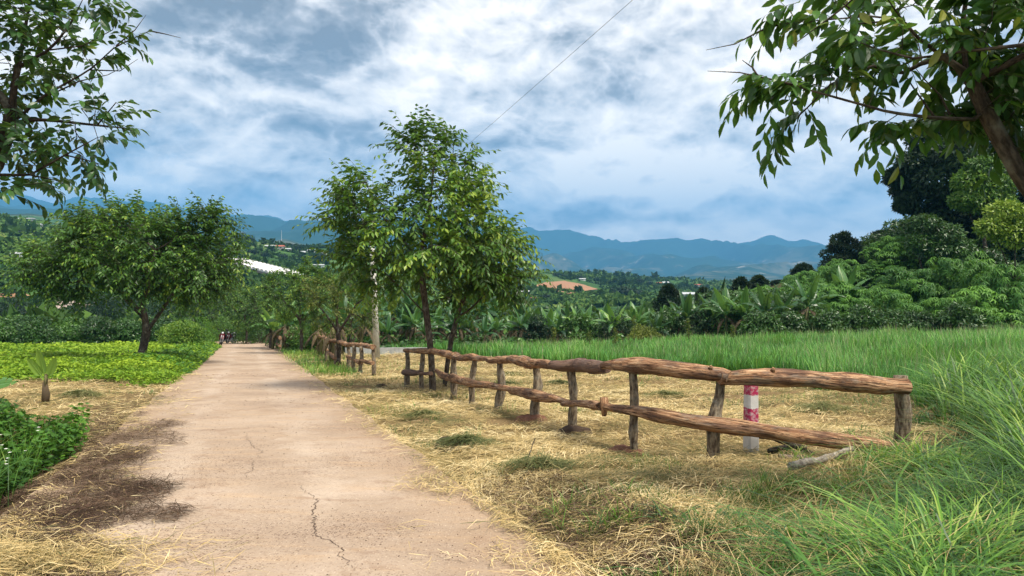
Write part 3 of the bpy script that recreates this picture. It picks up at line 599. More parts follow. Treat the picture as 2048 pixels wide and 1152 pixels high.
# near left tree: trunk outside the frame, branches reaching in
D = 8.6
def w(u, v, dd=0): return P(u, v, D+dd)
b = (-6.9, 8.6, gz(-6.9, 8.6)-.1)
A = np.concatenate([pell(40, 60, D, 110, 95, .8, 130), pell(-120, 60, D, 180, 200, 1.2, 120), pell(50, 190, D, 60, 90, .6, 46), pell(165, 20, D, 70, 40, .5, 34), pell(140, 250, D, 95, 30, .5, 26), pell(200, 215, D, 30, 62, .4, 10), pell(60, 300, D, 90, 50, .6, 36), pell(10, 390, D, 60, 40, .5, 18), pell(140, 330, D, 80, 20, .4, 9), pell(-40, 300, D, 90, 100, .8, 46)])
leafy_tree('near_tree', 'near tree at the left picture edge, sunlit sprays of leaves and bare twigs', 'tree', b,
    [[b, (-6.8, 8.6, 1.2), w(-80, 420), w(-10, 330), w(20, 250), w(28, 170), w(45, 90), w(60, 0), w(70, -90)], [w(24, 220), w(-60, 120), w(-120, 0)], [w(20, 250), w(90, 190, .1), w(180, 140, .2), w(232, 92, .2), w(300, 62, .2)], [w(40, 130), w(100, 100), w(140, 50), w(170, -10)], [w(-30, 350), w(60, 350, -.2), w(130, 310, -.2), w(195, 275, -.2)], [w(-80, 420), w(0, 395, -.3), w(40, 370, -.3), w(100, 365, -.3)], [w(22, 240), w(100, 240, .2), w(170, 248, .2), w(265, 258, .2)]],
    A, .10, ntw=330, allnodes=True, keep=kp(395, 8.6, 262), ll=.155, lw=.44, nl=9, tw_n=.95, twL=.42, maxflow=2, step=.16, infl=1.3, kill=.26, mat='leaf_near', bmat='bark_dark', segs=3, tint=.5, tr=.0035, ex=.68,
    bare=[[w(300, 62, .2), w(330, 68, .2), w(362, 76, .2)], [w(232, 92, .2), w(270, 60, .25), w(292, 30, .3)], [w(180, 140, .2), w(240, 142, .3), w(276, 118, .4)], [w(100, 190), w(160, 162), w(215, 150), w(245, 135)], [w(60, 350, -.2), w(110, 360, -.1), w(150, 378)], [w(130, 310, -.2), w(180, 322), w(230, 338)], [w(195, 250), w(232, 205), w(262, 225)], [w(100, 100), w(165, 92), w(225, 60), w(240, 20)]])

# near right tree: leaning trunk comes in from beyond the right edge
D = 5.6
def w(u, v, dd=0): return P(u, v, D+dd)
bx, by = 5.0, 5.5; b = (bx, by, gz(bx, by)-.1)
A = np.concatenate([pell(1960, 60, D, 130, 100, .7, 120), pell(2120, 100, D, 140, 180, .9, 90), pell(1800, 60, D, 90, 60, .5, 32), pell(1720, 150, D, 110, 42, .4, 40), pell(1600, 185, D, 70, 26, .25, 12), pell(1840, 130, D, 90, 60, .5, 36), pell(1950, 185, D, 80, 45, .5, 34), pell(1820, 245, D, 80, 14, .3, 9), pell(1900, -80, D, 220, 60, .9, 60), pell(2030, 170, D, 60, 60, .6, 40)])
leafy_tree('near_tree', 'near tree leaning in from the right picture edge with large drooping leaves', 'tree', b,
    [[b, (4.85, 5.5, 1.4), w(2140, 480), w(2045, 360), w(1995, 270), w(1960, 200), w(1930, 130), w(1925, 50), w(1940, -60)], [w(1940, 150), w(1880, 110, -.05), w(1830, 70, -.1), w(1790, 20, -.15), w(1750, -40, -.2)],
     [w(2140, 80, -.5), w(2000, 95, -.45), w(1910, 105, -.4), w(1830, 118, -.35), w(1760, 100, -.3), w(1720, 85, -.3)], [w(1975, 240), w(1870, 236, -.1), w(1780, 225, -.15), w(1690, 200, -.2), w(1600, 175, -.2), w(1540, 158, -.2)], [w(1875, 110), w(1800, 150, .2), w(1740, 130, .2), w(1660, 170, .2), w(1615, 215, .2), w(1568, 260, .2)],
     [w(1800, 40, -.1), w(1740, 32, .1), w(1650, 40, .15), w(1560, 48, .2)]],
    A, .062, ntw=430, allnodes=True, ll=.17, lw=.37, nl=8, tw_n=1.05, twL=.33, maxflow=2, step=.12, infl=1.0, kill=.2, mat='leaf_near', bmat='bark', segs=3, tint=.42, tr=.0035, hang=.45, sides=14, droop=.35, ex=.66, extra=[(w(u0, v0, .1), w(u1, v1, .1), nn) for u0, v0, u1, v1, nn in [(1610, 150, 1455, 190, 13), (1640, 130, 1500, 155, 11), (1600, 225, 1540, 240, 9), (1570, 258, 1540, 282, 7), (1600, 4, 1520, 20, 11), (1570, 18, 1530, 34, 7), (1860, 230, 1728, 252, 15), (1900, 230, 1800, 242, 12), (1700, 80, 1590, 100, 12), (1720, 95, 1600, 130, 12), (1760, 110, 1640, 155, 12), (1800, 140, 1710, 190, 11), (1680, 130, 1580, 160, 12), (1740, 70, 1640, 85, 12), (2000, 215, 1900, 235, 12), (1960, 225, 2030, 235, 8)]],
    bare=[[w(1560, 48, .2), w(1520, 62, .2), w(1470, 88, .2), w(1412, 100, .2)], [w(1590, 170, -.2), w(1540, 158, -.2), w(1480, 145, -.2), w(1415, 142, -.2)], [w(1517, 155, -.2), w(1505, 135, -.2), w(1484, 120, -.2)], [w(1750, -40, -.1), w(1680, 20), w(1610, 72), w(1575, 98)], [w(1800, 40), w(1710, 48), w(1660, -10)], [w(1870, 236), w(1830, 180), w(1790, 120)], [w(1720, 32, .1), w(1690, 10), w(1640, -30)], [w(1900, 230), w(1880, 190), w(1850, 160), w(1826, 130)]])
# the hanging end sprays seen against the sky
def lobes(cr, C, Rd, n, size, lw=.45, tint=.5, up=.35, hang=.35, segs=1):
    for c, r in zip(C, Rd):
        r = np.broadcast_to(np.asarray(r, float), (3,)); d = unit(rng.normal(size=(n, 3))+[0, 0, up]); q = rng.uniform(.72, 1.08, n)[:, None]; p = np.array(c)+d*q*r
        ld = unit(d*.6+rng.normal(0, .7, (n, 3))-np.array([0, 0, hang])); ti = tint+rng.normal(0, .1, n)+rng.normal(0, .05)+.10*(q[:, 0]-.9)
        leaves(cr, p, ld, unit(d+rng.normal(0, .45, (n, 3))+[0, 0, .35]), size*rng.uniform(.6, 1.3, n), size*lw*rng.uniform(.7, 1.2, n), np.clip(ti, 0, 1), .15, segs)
def limb_tree(name, label, cat, base, C, Rd, n, size, trunk_r, mat, group=None, tint=.45, bmat='bark_dark', loc=True, **k):
    base = np.array(base, float); cr = MB(); lobes(cr, C, Rd, n, size, tint=tint, **k); tb = MB(); cen = np.mean(C, 0); h = cen[2]-base[2]
    fork = base+np.array([(cen[0]-base[0])*.3, (cen[1]-base[1])*.3, h*.5]); tube(tb, [base, base+(fork-base)*.5+[.03*h, 0, 0], fork], [trunk_r, trunk_r*.8, trunk_r*.62], 8, False, .1)
    for c in C[::2]:
        m_ = (fork+np.array(c))*.5+rng.normal(0, .05*h, 3); tube(tb, [fork, m_, c], [trunk_r*.45, trunk_r*.28, trunk_r*.1], 5, False)
    o = empty(name, base, label, cat, group)
    for mb, nm, mt in ((tb, 'trunk', M[bmat]), (cr, 'crown', M[mat])):
        mb.V = [v-base for v in mb.V]; mb.build(nm, mt, o, nm == 'trunk')
    return o
# big dark tree on the bank at the right
D = 62; C = []; Rd = []
for u, v, ru, dd in [(1840, 330, 46, 0), (1800, 355, 28, 1), (1870, 285, 50, 0), (1930, 262, 52, 1), (1985, 280, 46, 0), (2010, 330, 44, 1), (1900, 360, 60, -2), (1965, 375, 60, -1), (1850, 400, 50, 1), (1820, 380, 34, 2), (1905, 430, 58, 0), (1970, 440, 52, -1), (2040, 290, 40, 1), (2050, 370, 50, 0), (2080, 330, 60, 2), (1915, 310, 50, -3), (1862, 448, 40, 1), (1935, 330, 40, -4), (1812, 410, 20, 1), (2040, 430, 50, 1), (1960, 240, 26, 1), (1895, 245, 24, 1), (2110, 400, 60, 1)]:
    C.append(P(u, v, D+dd)); Rd.append((ru/F*D, ru/F*D*.9, ru/F*D*.62))
gx = (1925-CU)/F*D; limb_tree('broadleaf_tree', 'huge dark round tree rising above the bushes on the right bank', 'tree', (gx, D, gz(gx, D)-.2), C, Rd, 2300, .42, .45, 'dark', tint=.55)
D = 56; C = []; Rd = []
for u, v, ru in [(1965, 335, 34), (1945, 365, 40), (1990, 370, 36), (1965, 400, 44), (1930, 400, 30), (2000, 410, 34)]: C.append(P(u, v, D)); Rd.append((ru/F*D, ru/F*D*.8, ru/F*D*.6))
gx = (1968-CU)/F*D; limb_tree('broadleaf_tree', 'mid green tree standing in front of the huge dark tree at right', 'tree', (gx, D, gz(gx, D)-.2), C, Rd, 1300, .30, .2, 'leaf', tint=.46)
D = 50; C = []; Rd = []
for u, v, ru in [(1850, 450, 34), (1885, 470, 40), (1840, 485, 30), (1910, 495, 36), (1870, 500, 40)]: C.append(P(u, v, D+2)); Rd.append((ru/F*D, ru/F*D*.8, ru/F*D*.6))
gx = (1872-CU)/F*D; limb_tree('broadleaf_tree', 'dull green round tree below the left side of the huge dark tree', 'tree', (gx, D+2, gz(gx, D+2)-.2), C, Rd, 1100, .28, .16, 'coffee', tint=.55)
D = 44; C = []; Rd = []
for u, v, ru in [(2010, 425, 36), (2050, 440, 40), (1985, 455, 32), (2030, 470, 44), (2080, 460, 40)]: C.append(P(u, v, D)); Rd.append((ru/F*D, ru/F*D*.8, ru/F*D*.6))
gx = (2030-CU)/F*D; limb_tree('broadleaf_tree', 'yellow green leafy tree at the right edge under the leaning trunk', 'tree', (gx, D, gz(gx, D)-.2), C, Rd, 1000, .26, .13, 'leaf', tint=.72)
# upright dark trees along the skyline
def upright(u, vt, D, wpx, label, tint=.5, mat='dark', n=260):
    x = (u-CU)/F*D; b = (x, D, gz(x, D)-.1); vb = CV+(H-b[2])/D*F; hp = vb-vt; C, Rd = [], []
    for q in range(16):
        f = .12+.86*(q+.5)/16; k = math.sin(min(1, (1-f)*1.35+.12)*math.pi/2)**.8; rr = wpx/F*D*.5; an = q*2.4
        C.append(P(u, vb-hp*f, D)+np.array([math.cos(an)*rr*.55*k, math.sin(an)*rr*.55*k, 0])); Rd.append((rr*.48*k+.12, rr*.48*k+.12, hp/F*D*.085*rng.uniform(.8, 1.5)))
    return limb_tree('upright_tree', label, 'tree', b, C, Rd, n*2, .26*D/60, .12, mat, tint=tint, up=.5, hang=-.3, lw=.4)
upright(1686, 472, 66, 90, 'broad dark upright tree left of the two smaller ones on the right skyline', .42)
upright(1762, 466, 74, 62, 'dark pointed tree on the skyline just left of the huge tree', .38)
upright(1806, 470, 76, 40, 'narrow spiky green tree on the skyline touching the huge tree', .6)
upright(1606, 532, 85, 46, 'small dark tree low on the bank skyline beside the blue mountains', .4)
upright(1482, 560, 70, 52, 'dark bushy tree behind the bananas, left one of a touching pair', .42)
upright(1518, 556, 71, 48, 'dark bushy tree behind the bananas, right one of a touching pair', .38)
upright(1338, 574, 66, 62, 'dark round-topped tree behind the banana row near the white house', .42)
upright(1408, 584, 64, 58, 'second dark tree behind the banana row, right of the white house', .38)
upright(1560, 566, 95, 26, 'tiny dark tree between the paired trees and the bank', .4)

# ------------------------------------------------------------------ bushes
def bush_proto(name, label, cat, rx, rz, K, n, size, mat, tint=.5, palm=False, hang=.35):
    C, Rd = [], []
    for k in range(K):
        a = k*2.4+rng.uniform(-.3, .3); f = math.sqrt((k+.5)/K); zz = rz*(.35+.5*(1-f*f)+rng.uniform(-.12, .12)); q = rx*rng.uniform(.34, .5)
        C.append((math.cos(a)*rx*f*.78, math.sin(a)*rx*f*.78, zz)); Rd.append((q, q, q*.62))
    for k in range(K//2):
        a = k*4.1; C.append((math.cos(a)*rx*.6, math.sin(a)*rx*.6, rz*.2)); Rd.append((rx*.42, rx*.42, rz*.22))
    cr = MB(); st = MB()
    if palm:
        for c, r in zip(C, Rd):
            m_ = n//9; d = unit(rng.normal(size=(m_, 3))+[0, 0, .8]); p = np.array(c)+d*np.array(r)*rng.uniform(.8, 1.1, m_)[:, None]; ax = unit(d*.5+[0, 0, .7]+rng.normal(0, .2, (m_, 3))); s1 = unit(np.cross(ax, [1., .2, 0])); s2 = np.cross(ax, s1); ti = np.clip(tint+rng.normal(0, .12, m_), 0, 1)
            for q in range(7):
                th = q*.9; leaves(cr, p, unit(s1*math.cos(th)+s2*math.sin(th)-ax*.35), ax, size*rng.uniform(.8, 1.15, m_), size*.24, ti, .3)
    else: lobes(cr, C, Rd, n, size, tint=tint, hang=hang)
    for c in C[::2]: tube(st, [(0, 0, -.1), (c[0]*.4, c[1]*.4, c[2]*.5), c], [.035, .025, .01], 5, False)
    o = empty(name, (0, 0, 0), label, cat); cr.build('foliage', M[mat], o); st.build('stem', M['bark'], o, True); return o
coffee = [bush_proto('coffee_bush', 'x', 'bush', 1.3, 2.1, 10, 330, .23, 'coffee', .45+.08*i, hang=.7) for i in range(4)]
cass = [bush_proto('cassava_bush', 'x', 'bush', 1.3, 2.1, 9, 260, .24, 'cassava', .55+.06*i, True) for i in range(3)]
# dark coffee hedge beyond the lime field on the left
sp = []
for k in range(16): sp.append((-36.0+k*1.95-0*k, 53+rng.uniform(-.6, .6)+.55*k, 0, rng.uniform(0, 6), rng.uniform(.85, 1.08)))
for k in range(15): sp.append((-41+k*2.3, 60+.5*k+rng.uniform(-.6, .6), 0, rng.uniform(0, 6), rng.uniform(.95, 1.15)))
for k in range(14): sp.append((-50+k*2.9, 70+rng.uniform(-1, 1), 0, rng.uniform(0, 6), rng.uniform(1.15, 1.4)))
sp = [(x, y, gz(x, y)-.15, r_, s_) for x, y, z, r_, s_ in sp if abs(road_s(x, y)) > 4.5]
c2 = [copy_tree(q) for q in coffee]
rep(c2, sp, lambda i, n, k: 'dark coffee bush in the hedge beyond the lime field, %s from left' % ordn(i), 'coffee bushes in the left hedge')
# the planted right bank
sp = []; sp2 = []
for k in range(170):
    x = rng.uniform(15, 52); y = rng.uniform(44, 70)
    if x/y > .95 or y < 43+max(0, (24-x))*.45: continue
    (sp2 if (x > 20 and fbm(x*.11, y*.11, 2, 91) > .05) else sp).append((x, y, gz(x, y)-.2, rng.uniform(0, 6), rng.uniform(1.0, 1.7)))
for k in range(16):
    x = 14+k*1.75; y = 41.6+.55*math.sin(k*1.7); (sp2 if k in (7, 8, 9, 11, 12, 13) else sp).append((x, y, gz(x, y)-.15, k*1.3, rng.uniform(.75, 1.0)))
rep(coffee, sp, lambda i, n, k: 'dark glossy bush on the planted right bank, %s of its kind from the left' % ordn(i), 'dark bushes on the right bank')
big = [P(1980, 520, 47), P(2060, 510, 46), P(1880, 545, 50), P(1930, 520, 54), P(2020, 560, 44), P(1800, 560, 52), P(1950, 600, 43), P(1760, 540, 60)]
for q in big: sp2.append((q[0], q[1], gz(q[0], q[1])-.2, rng.uniform(0, 6), (1.7, 1.7, max(.9, min(2.3, (q[2]-gz(q[0], q[1]))/1.9+.35)))))
rep(cass, sp2, lambda i, n, k: 'bright feathery-topped bush on the right bank, %s such from the left' % ordn(i), 'bright green bushes on the right bank')
vb = bush_proto('roadside_bush', 'dense dark green bush on the left verge just before the motorbikes', 'bush', 1.75, 1.9, 12, 420, .16, 'leaf', .6); bx, by = -22.8, 52.; vb.location = (bx, by, gz(bx, by)-.1)
vb = bush_proto('roadside_bush', 'lighter green bush joined to the roadside bush, nearest the parked motorbikes', 'bush', 1.1, 1.3, 9, 320, .15, 'weed', .5); bx, by = -24.4, 57.; vb.location = (bx, by, gz(bx, by)-.1)
for i, (u, v, D_, rx, rz, mt, ti, lb) in enumerate([(640, 690, 47, 1.9, 2.2, 'leaf', .6, 'mid green bush behind the far fence, left of the concrete pole'), (585, 680, 58, 2.2, 2.8, 'coffee', .5, 'dark bush under the dense round verge tree'), (520, 682, 66, 2.5, 3.0, 'leaf', .45, 'dark green bush closing the end of the road'),
        (440, 670, 74, 2.6, 2.8, 'leaf', .5, 'rounded bush directly behind the motorbikes'), (480, 672, 78, 2.8, 3.2, 'coffee', .6, 'tall dark bush behind the right motorbikes'), (380, 668, 68, 2.4, 2.4, 'weed', .35, 'pale green bush left of the rounded bush behind the motorbikes'), (1290, 690, 46, 1.2, 1.3, 'leaf_olive', .4, 'yellowish bush at the foot of the banana row')]):
    x = (u-CU)/F*D_; o = bush_proto('green_bush', lb, 'bush', rx, rz, 10, 330, .18, mt, ti); o.location = (x, D_, gz(x, D_)-.1)
for i, u in enumerate([1068, 1160, 1240, 1330, 1392, 1450]):
    D_ = 48.5; x = (u-CU)/F*D_; o = bush_proto('green_bush', 'dark leafy bush filling a gap in the banana row, %s of these from the left' % ordn(i+1), 'bush', 1.2+.3*(i % 3), 2.2+.5*(i % 2), 9, 260, .2, 'coffee' if i % 2 else 'dark', .6); o.location = (x, D_, gz(x, D_)-.1); o['group'] = 'dark bushes in the banana row'
# dark thicket and small trees between hedge and hill on the left
for i, (u, v, D_, sc, lb) in enumerate([(205, 660, 110, 3.2, 'dark rounded thicket beside the pale dirt yard'), (235, 655, 125, 3.2, 'second dark thicket beside the pale dirt yard, further back'), (20, 655, 115, 2.6, 'dark thicket at the left picture edge above the hedge'), (330, 650, 120, 3, 'dark thicket low behind the broad flat tree trunk'), (60, 585, 150, 2.2, 'lone dark round tree on the hillside at far left'), (440, 650, 130, 3, 'dark thicket behind the end of the road, left side'), (560, 650, 125, 3, 'dark thicket behind the road end, right side')]):
    x = (u-CU)/F*D_; o = bush_proto('thicket', lb, 'bush', 1.7*sc, 1.7*sc, 12, 260, .4, 'dark', .6); o.location = (x, D_, gz(x, D_)-.2)

# ------------------------------------------------------------------ bananas
def banana_leaf(mb, base, az, L, Wd, rise, bend, tint, tears=True, fold=.25):
    k = 11; ts = np.linspace(0, 1, k); hz_ = np.array([math.cos(az), math.sin(az), 0]); sd_ = np.array([-math.sin(az), math.cos(az), 0])
    ang = rise-bend*ts**1.3; st = L/(k-1); pts = [np.array(base, float)]
    for a in ang[:-1]: pts.append(pts[-1]+st*(hz_*math.cos(a)+np.array([0, 0, math.sin(a)])))
    pts = np.array(pts); tube(mb, pts, np.linspace(.035, .006, k)*L/2, 4, False, tint=min(1, tint+.25))
    wf = np.where(ts < .12, 0, np.sin(np.clip((ts-.1)/.9, 0, 1)**.7*np.pi)**.6)*Wd*.5
    for sg in (-1, 1):
        i = 1
        while i < k-1:
            ln = rng.integers(1, 3) if tears else k-2; j = min(i+ln, k-1); dr = fold+rng.uniform(-.15, .5)*(1 if tears else 0)
            V = []
            for q in range(i, j+1):
                nn = np.cross(sd_, pts[min(q+1, k-1)]-pts[max(q-1, 0)]); nn = nn/np.linalg.norm(nn); nn = nn if nn[2] > 0 else -nn
                e = pts[q]+sd_*sg*wf[q]*math.cos(dr)-nn*wf[q]*math.sin(dr); 
                if tears and q in (i, j): e = e+(pts[min(q+1, k-1)]-pts[q])*.12*(1 if q == i else -1)
                V += [pts[q], (pts[q]*.5+e*.5)+nn*.03*L/2, e]
            n_ = j-i; Q = []
            for a in range(n_): Q += [[3*a, 3*a+1, 3*a+4, 3*a+3], [3*a+1, 3*a+2, 3*a+5, 3*a+4]]
            mb.add(V, Q, None, np.clip(tint+rng.normal(0, .06), 0, 1)); i = j
def banana_proto(h, nl, seed, L=2.1, Wd=.55, tint=.45, young=False):
    st = MB(); cr = MB(); dry = MB(); hs = h*.55
    tube(st, [(0, 0, -.1), (.03, .02, hs*.5), (0, .04, hs)], [.13*h/3.6, .11*h/3.6, .06*h/3.6], 8, True, .1, .5)
    for q in range(nl):
        az = q*2.4+seed; f = q/nl; banana_leaf(cr, (0, .04, hs*.95), az, L*rng.uniform(.85, 1.1), Wd*rng.uniform(.85, 1.15), 1.45-.95*f+rng.uniform(-.1, .1), .5+1.7*f, tint+.22*(1-f)+rng.uniform(-.1, .1), tears=f > .15)
    if not young:
        for q in range(5): banana_leaf(dry, (0, 0, hs*.9), q*1.3+seed, L*.7, Wd*.45, -.3, 1.3, .4)
    o = empty('banana_plant', (0, 0, 0), 'x', 'banana plant'); st.build('pseudostem', M['banana_stem'], o, True); cr.build('leaves', M['banana'], o)
    if not young: dry.build('dead_leaves', M['dryleaf'], o)
    return o
bp = [banana_proto(3.45, 9, i*1.1, tint=.12+.09*i) for i in range(6)]
sp = []
for k, u in enumerate(np.linspace(735, 1420, 30)):
    D_ = 50+2.2*math.sin(k*2.3); x = (u+rng.uniform(-8, 8)-CU)/F*D_; sp.append((x, D_, gz(x, D_)-.1, rng.uniform(0, 6), rng.uniform(.62, .98)))
for k, u in enumerate(np.linspace(745, 1050, 14)):
    D_ = 58+2*math.sin(k*1.3); x = (u-CU)/F*D_; sp.append((x, D_, gz(x, D_)-.1, rng.uniform(0, 6), rng.uniform(1.15, 1.38)))
for k, u in enumerate(np.linspace(1080, 1420, 12)):
    D_ = 58+2*math.sin(k*1.3); x = (u-CU)/F*D_; sp.append((x, D_, gz(x, D_)-.1, rng.uniform(0, 6), rng.uniform(.7, .95)))
for u, D_, s_ in [(1455, 47, 1.0), (1490, 46, .95), (1535, 45, 1.), (1570, 45, .95), (1612, 46, 1.12), (1700, 50, 1.25), (1425, 49, .95)]:
    x = (u-CU)/F*D_; sp.append((x, D_, gz(x, D_)-.1, rng.uniform(0, 6), s_))
rep(bp, sp, lambda i, n, k: 'torn-leaved banana plant behind the tall field grass, %s from the left' % ordn(i), 'banana plants behind the tall grass')
bp = [banana_proto(3.0, 8, i*1.7+.5, L=1.8, tint=.5) for i in range(2)]
lb = ['pale green banana plant under the verge trees, nearest the road bend', 'banana plant left of the dark trunk in the far fence', 'banana plant close behind the far fence and its dark trunk', 'banana plant between far fence and concrete pole', 'banana plant between the round verge tree and the road bend', 'small banana plant behind the farthest bushes']
sp = []
for u, D_, s_ in [(545, 50, .95), (640, 44, 1.), (685, 38, 1.05), (720, 42, 1.15), (570, 48, 1.1), (600, 52, 1.0)]:
    x = (u-CU)/F*D_; sp.append((x, D_, gz(x, D_)-.1, rng.uniform(0, 6), s_))
rep(bp, sp, lambda i, n, k: 'banana plant among the verge trees left of the concrete pole, %s from the left' % ordn(i), 'banana plants among the verge trees')
# young bananas in the straw, left
x, y = gp(90, 808); o = empty('banana_plant', (x, y, gz(x, y)), 'young banana plant with three short upright leaves and brown wrapped base in straw', 'banana plant')
st = MB(); tube(st, [(0, 0, -.05), (.02, 0, .2), (0, 0, .45)], [.08, .085, .045], 9, True, .6, .5); st.build('dead_leaves', M['dryleaf'], o, True)
st = MB(); tube(st, [(0, 0, .3), (.03, 0, .62)], [.045, .03], 7, True); st.build('pseudostem', M['banana_stem'], o, True)
cr = MB()
def tilt(mb, k0, ax, ang, piv):
    c_, s_ = math.cos(ang), math.sin(ang); piv = np.array(piv, float)
    for q in range(k0, len(mb.V)):
        v = mb.V[q]-piv; a_, b_ = [(1, 2), (2, 0)][ax]; w_ = v.copy(); w_[:, a_] = c_*v[:, a_]-s_*v[:, b_]; w_[:, b_] = s_*v[:, a_]+c_*v[:, b_]; mb.V[q] = w_+piv
for an, L_, dx_ in ((-.55, .50, -.02), (.50, .52, .03), (-.12, .62, 0)):
    k0 = len(cr.V); banana_leaf(cr, (dx_, 0, .55), -math.pi/2, L_, .19, 1.45, .25, .9, False, .15); tilt(cr, k0, 1, an, (0, 0, .5))
cr.build('leaves', M['banana'], o)
x, y = -10.3, 14.0; o = empty('banana_plant', (x, y, gz(x, y)), 'banana plant cut by the left picture edge with broad bright leaves over the straw', 'banana plant')
st = MB(); tube(st, [(0, 0, -.05), (0, 0, .5)], [.08, .06], 8, True); st.build('pseudostem', M['banana_stem'], o, True)
cr = MB()
for az_, ri, ti_ in ((.12, .35, .95), (-.25, .0, .85), (2.6, .6, .7), (4.2, .9, .7)):
    k0 = len(cr.V); banana_leaf(cr, (0, 0, .38), az_, 1.15, .40, ri, .45, ti_, True, .1)
    if az_ < 1: tilt(cr, k0, 0, .75, (0, 0, .38))
cr.build('leaves', M['banana'], o)
# ------------------------------------------------------------------ the log fences
def ground_at(u, v):
    x, y = gp(u, v); return np.array([x, y, gz(x, y)])
def post(parent, foot, top, r, crook=.03, sides=9, white=False, mat='post'):
    foot = np.array(foot, float); top = np.array(top, float); k = 9; ts = np.linspace(0, 1, k); sx_, sy_ = rng.uniform(0, 6, 2)
    pth = foot+(top-foot)*ts[:, None]; pth[:, 0] += np.sin(ts*5+sx_)*crook*np.sin(ts*np.pi); pth[:, 1] += np.sin(ts*4+sy_)*crook*np.sin(ts*np.pi)
    pth[0, 2] -= .25; rr = r*.86*(1.08-.2*ts)*(1+rng.normal(0, .07, k)); mb = MB(); tube(mb, pth-org, rr, sides, True, .3); return mb.build('post', M[mat], parent, True)
def rail(parent, pts, r, name='rail', tint=.5, flat=.8, sides=12, rough=.2, taper=None, slant=0):
    """pts: centreline points; a stripped irregular log"""
    pts = subdiv(np.array(pts, float), .09); k = len(pts); ts = np.linspace(0, 1, k); s0 = rng.uniform(0, 50)
    pts = pts+np.stack([0*ts, 0*ts, fbm(ts*5+s0, ts*0+2, 3, 5)*r*.2], 1)
    rr = (np.interp(ts, np.linspace(0, 1, len(r_ := np.atleast_1d(taper if taper is not None else 1.0))), r_))*r*.93*(1+fbm(ts*7+s0, ts*0+5, 3, 6)*.14)
    mb = MB(); tube(mb, pts-org, rr, sides, True, rough, tint, flat); o = mb.build(name, M['rail'], parent, False); o.data.polygons.foreach_set('use_smooth', np.array([len(p_.vertices) == 4 for p_ in o.data.polygons])); return o
pb = {1: (814, 768), 2: (843, 776), 3: (907, 795), 4: (942, 813), 5: (997, 828), 6: (1071, 851), 7: (1147, 872), 8: (1269, 914), 9: (1424, 936), 10: (1806, 922)}
pt = {1: (814, 697), 2: (845, 702), 3: (908, 708), 4: (950, 716), 5: (1000, 722), 6: (1072, 728), 7: (1142, 735), 8: (1264, 727), 9: (1440, 748), 10: (1800, 751)}
pr = {1: .085, 2: .075, 3: .085, 4: .07, 5: .09, 6: .085, 7: .075, 8: .062, 9: .078, 10: .098}
dep = {k: gp(*v)[1] for k, v in pb.items()}; org = ground_at(*pb[5])
fence = empty('log_fence', org, 'long rustic fence of peeled logs on crooked posts beside the straw verge, nearest the camera', 'fence', 'log fences along the road')
for k in pb:
    f_ = ground_at(*pb[k]); t_ = P(*pt[k], dep[k]+.0); p_ = post(fence, f_, t_, pr[k], .045 if k in (5, 6, 9) else .022)
    if k == 10: p_['label'] = 'thick rough grey-brown end post with sawn white top'
def TR(k, v, du=0, off=-.07): return P(pt[k][0]+du, v, dep[k]+off)
# top rails, far to near
rail(fence, [TR(1, 701, -4), TR(2, 702), P(868, 702, 18.2)], .095, taper=[.75, 1, 1], tint=.15)
rail(fence, [P(866, 702, 18.1), P(892, 707, 17.2), TR(3, 712, 0), P(925, 717, 15.8)], .105, taper=[.8, 1.15, 1, .7], tint=.2)
rail(fence, [P(922, 715, 15.6), TR(4, 715), P(975, 718, 14.1), P(984, 719, 13.9)], .085, taper=[.9, 1.15, .9, .5], tint=.3)
rail(fence, [P(979, 720, 13.95), TR(5, 719, 0), P(1022, 719, 12.9)], .10, taper=[.8, 1, .95], tint=.05)
rail(fence, [P(1021, 718, 12.9), P(1045, 722, 12.4), P(1066, 727, 12.0)], .115, taper=[.85, 1.1, .9], tint=.12)
rail(fence, [P(1066, 727, 11.95), P(1090, 729, 11.5), P(1112, 730, 11.15)], .105, taper=[1.0, .95, .8], tint=.25)
rail(fence, [P(1106, 731, 11.1), P(1130, 731, 10.85), TR(7, 732, 15), P(1212, 733, 9.7)], .125, taper=[.8, 1.1, 1.1, .8], tint=.97)
rail(fence, [P(1208, 731, 9.65), P(1245, 730, 9.2), TR(8, 733, 20), P(1340, 737, 8.55), TR(9, 747, 6), P(1460, 752, 8.3)], .115, taper=[.6, .95, 1.1, 1., 1.1, .95], tint=.35)
nr = rail(fence, [P(1438, 753, 8.32), P(1500, 753, 8.38), P(1600, 757, 8.5), P(1700, 765, 8.62), P(1770, 772, 8.7), P(1812, 774, 8.74)], .118, taper=[.85, 1.0, 1.1, 1.12, 1.12, 1.05], tint=.6, flat=.85, sides=16)
nr['label'] = 'thickest top log at the near end, orange-brown with cracked bark'
for (u, v, d_) in [(1545, 742, 8.35), (1420, 738, 8.25)]:
    c_ = P(u, v, d_); mb = MB(); tube(mb, np.array([c_, c_+[.01, -.02, .035]])-org, [.03, .017], 7, True, .2); mb.build('knot', M['rail'], nr, True)
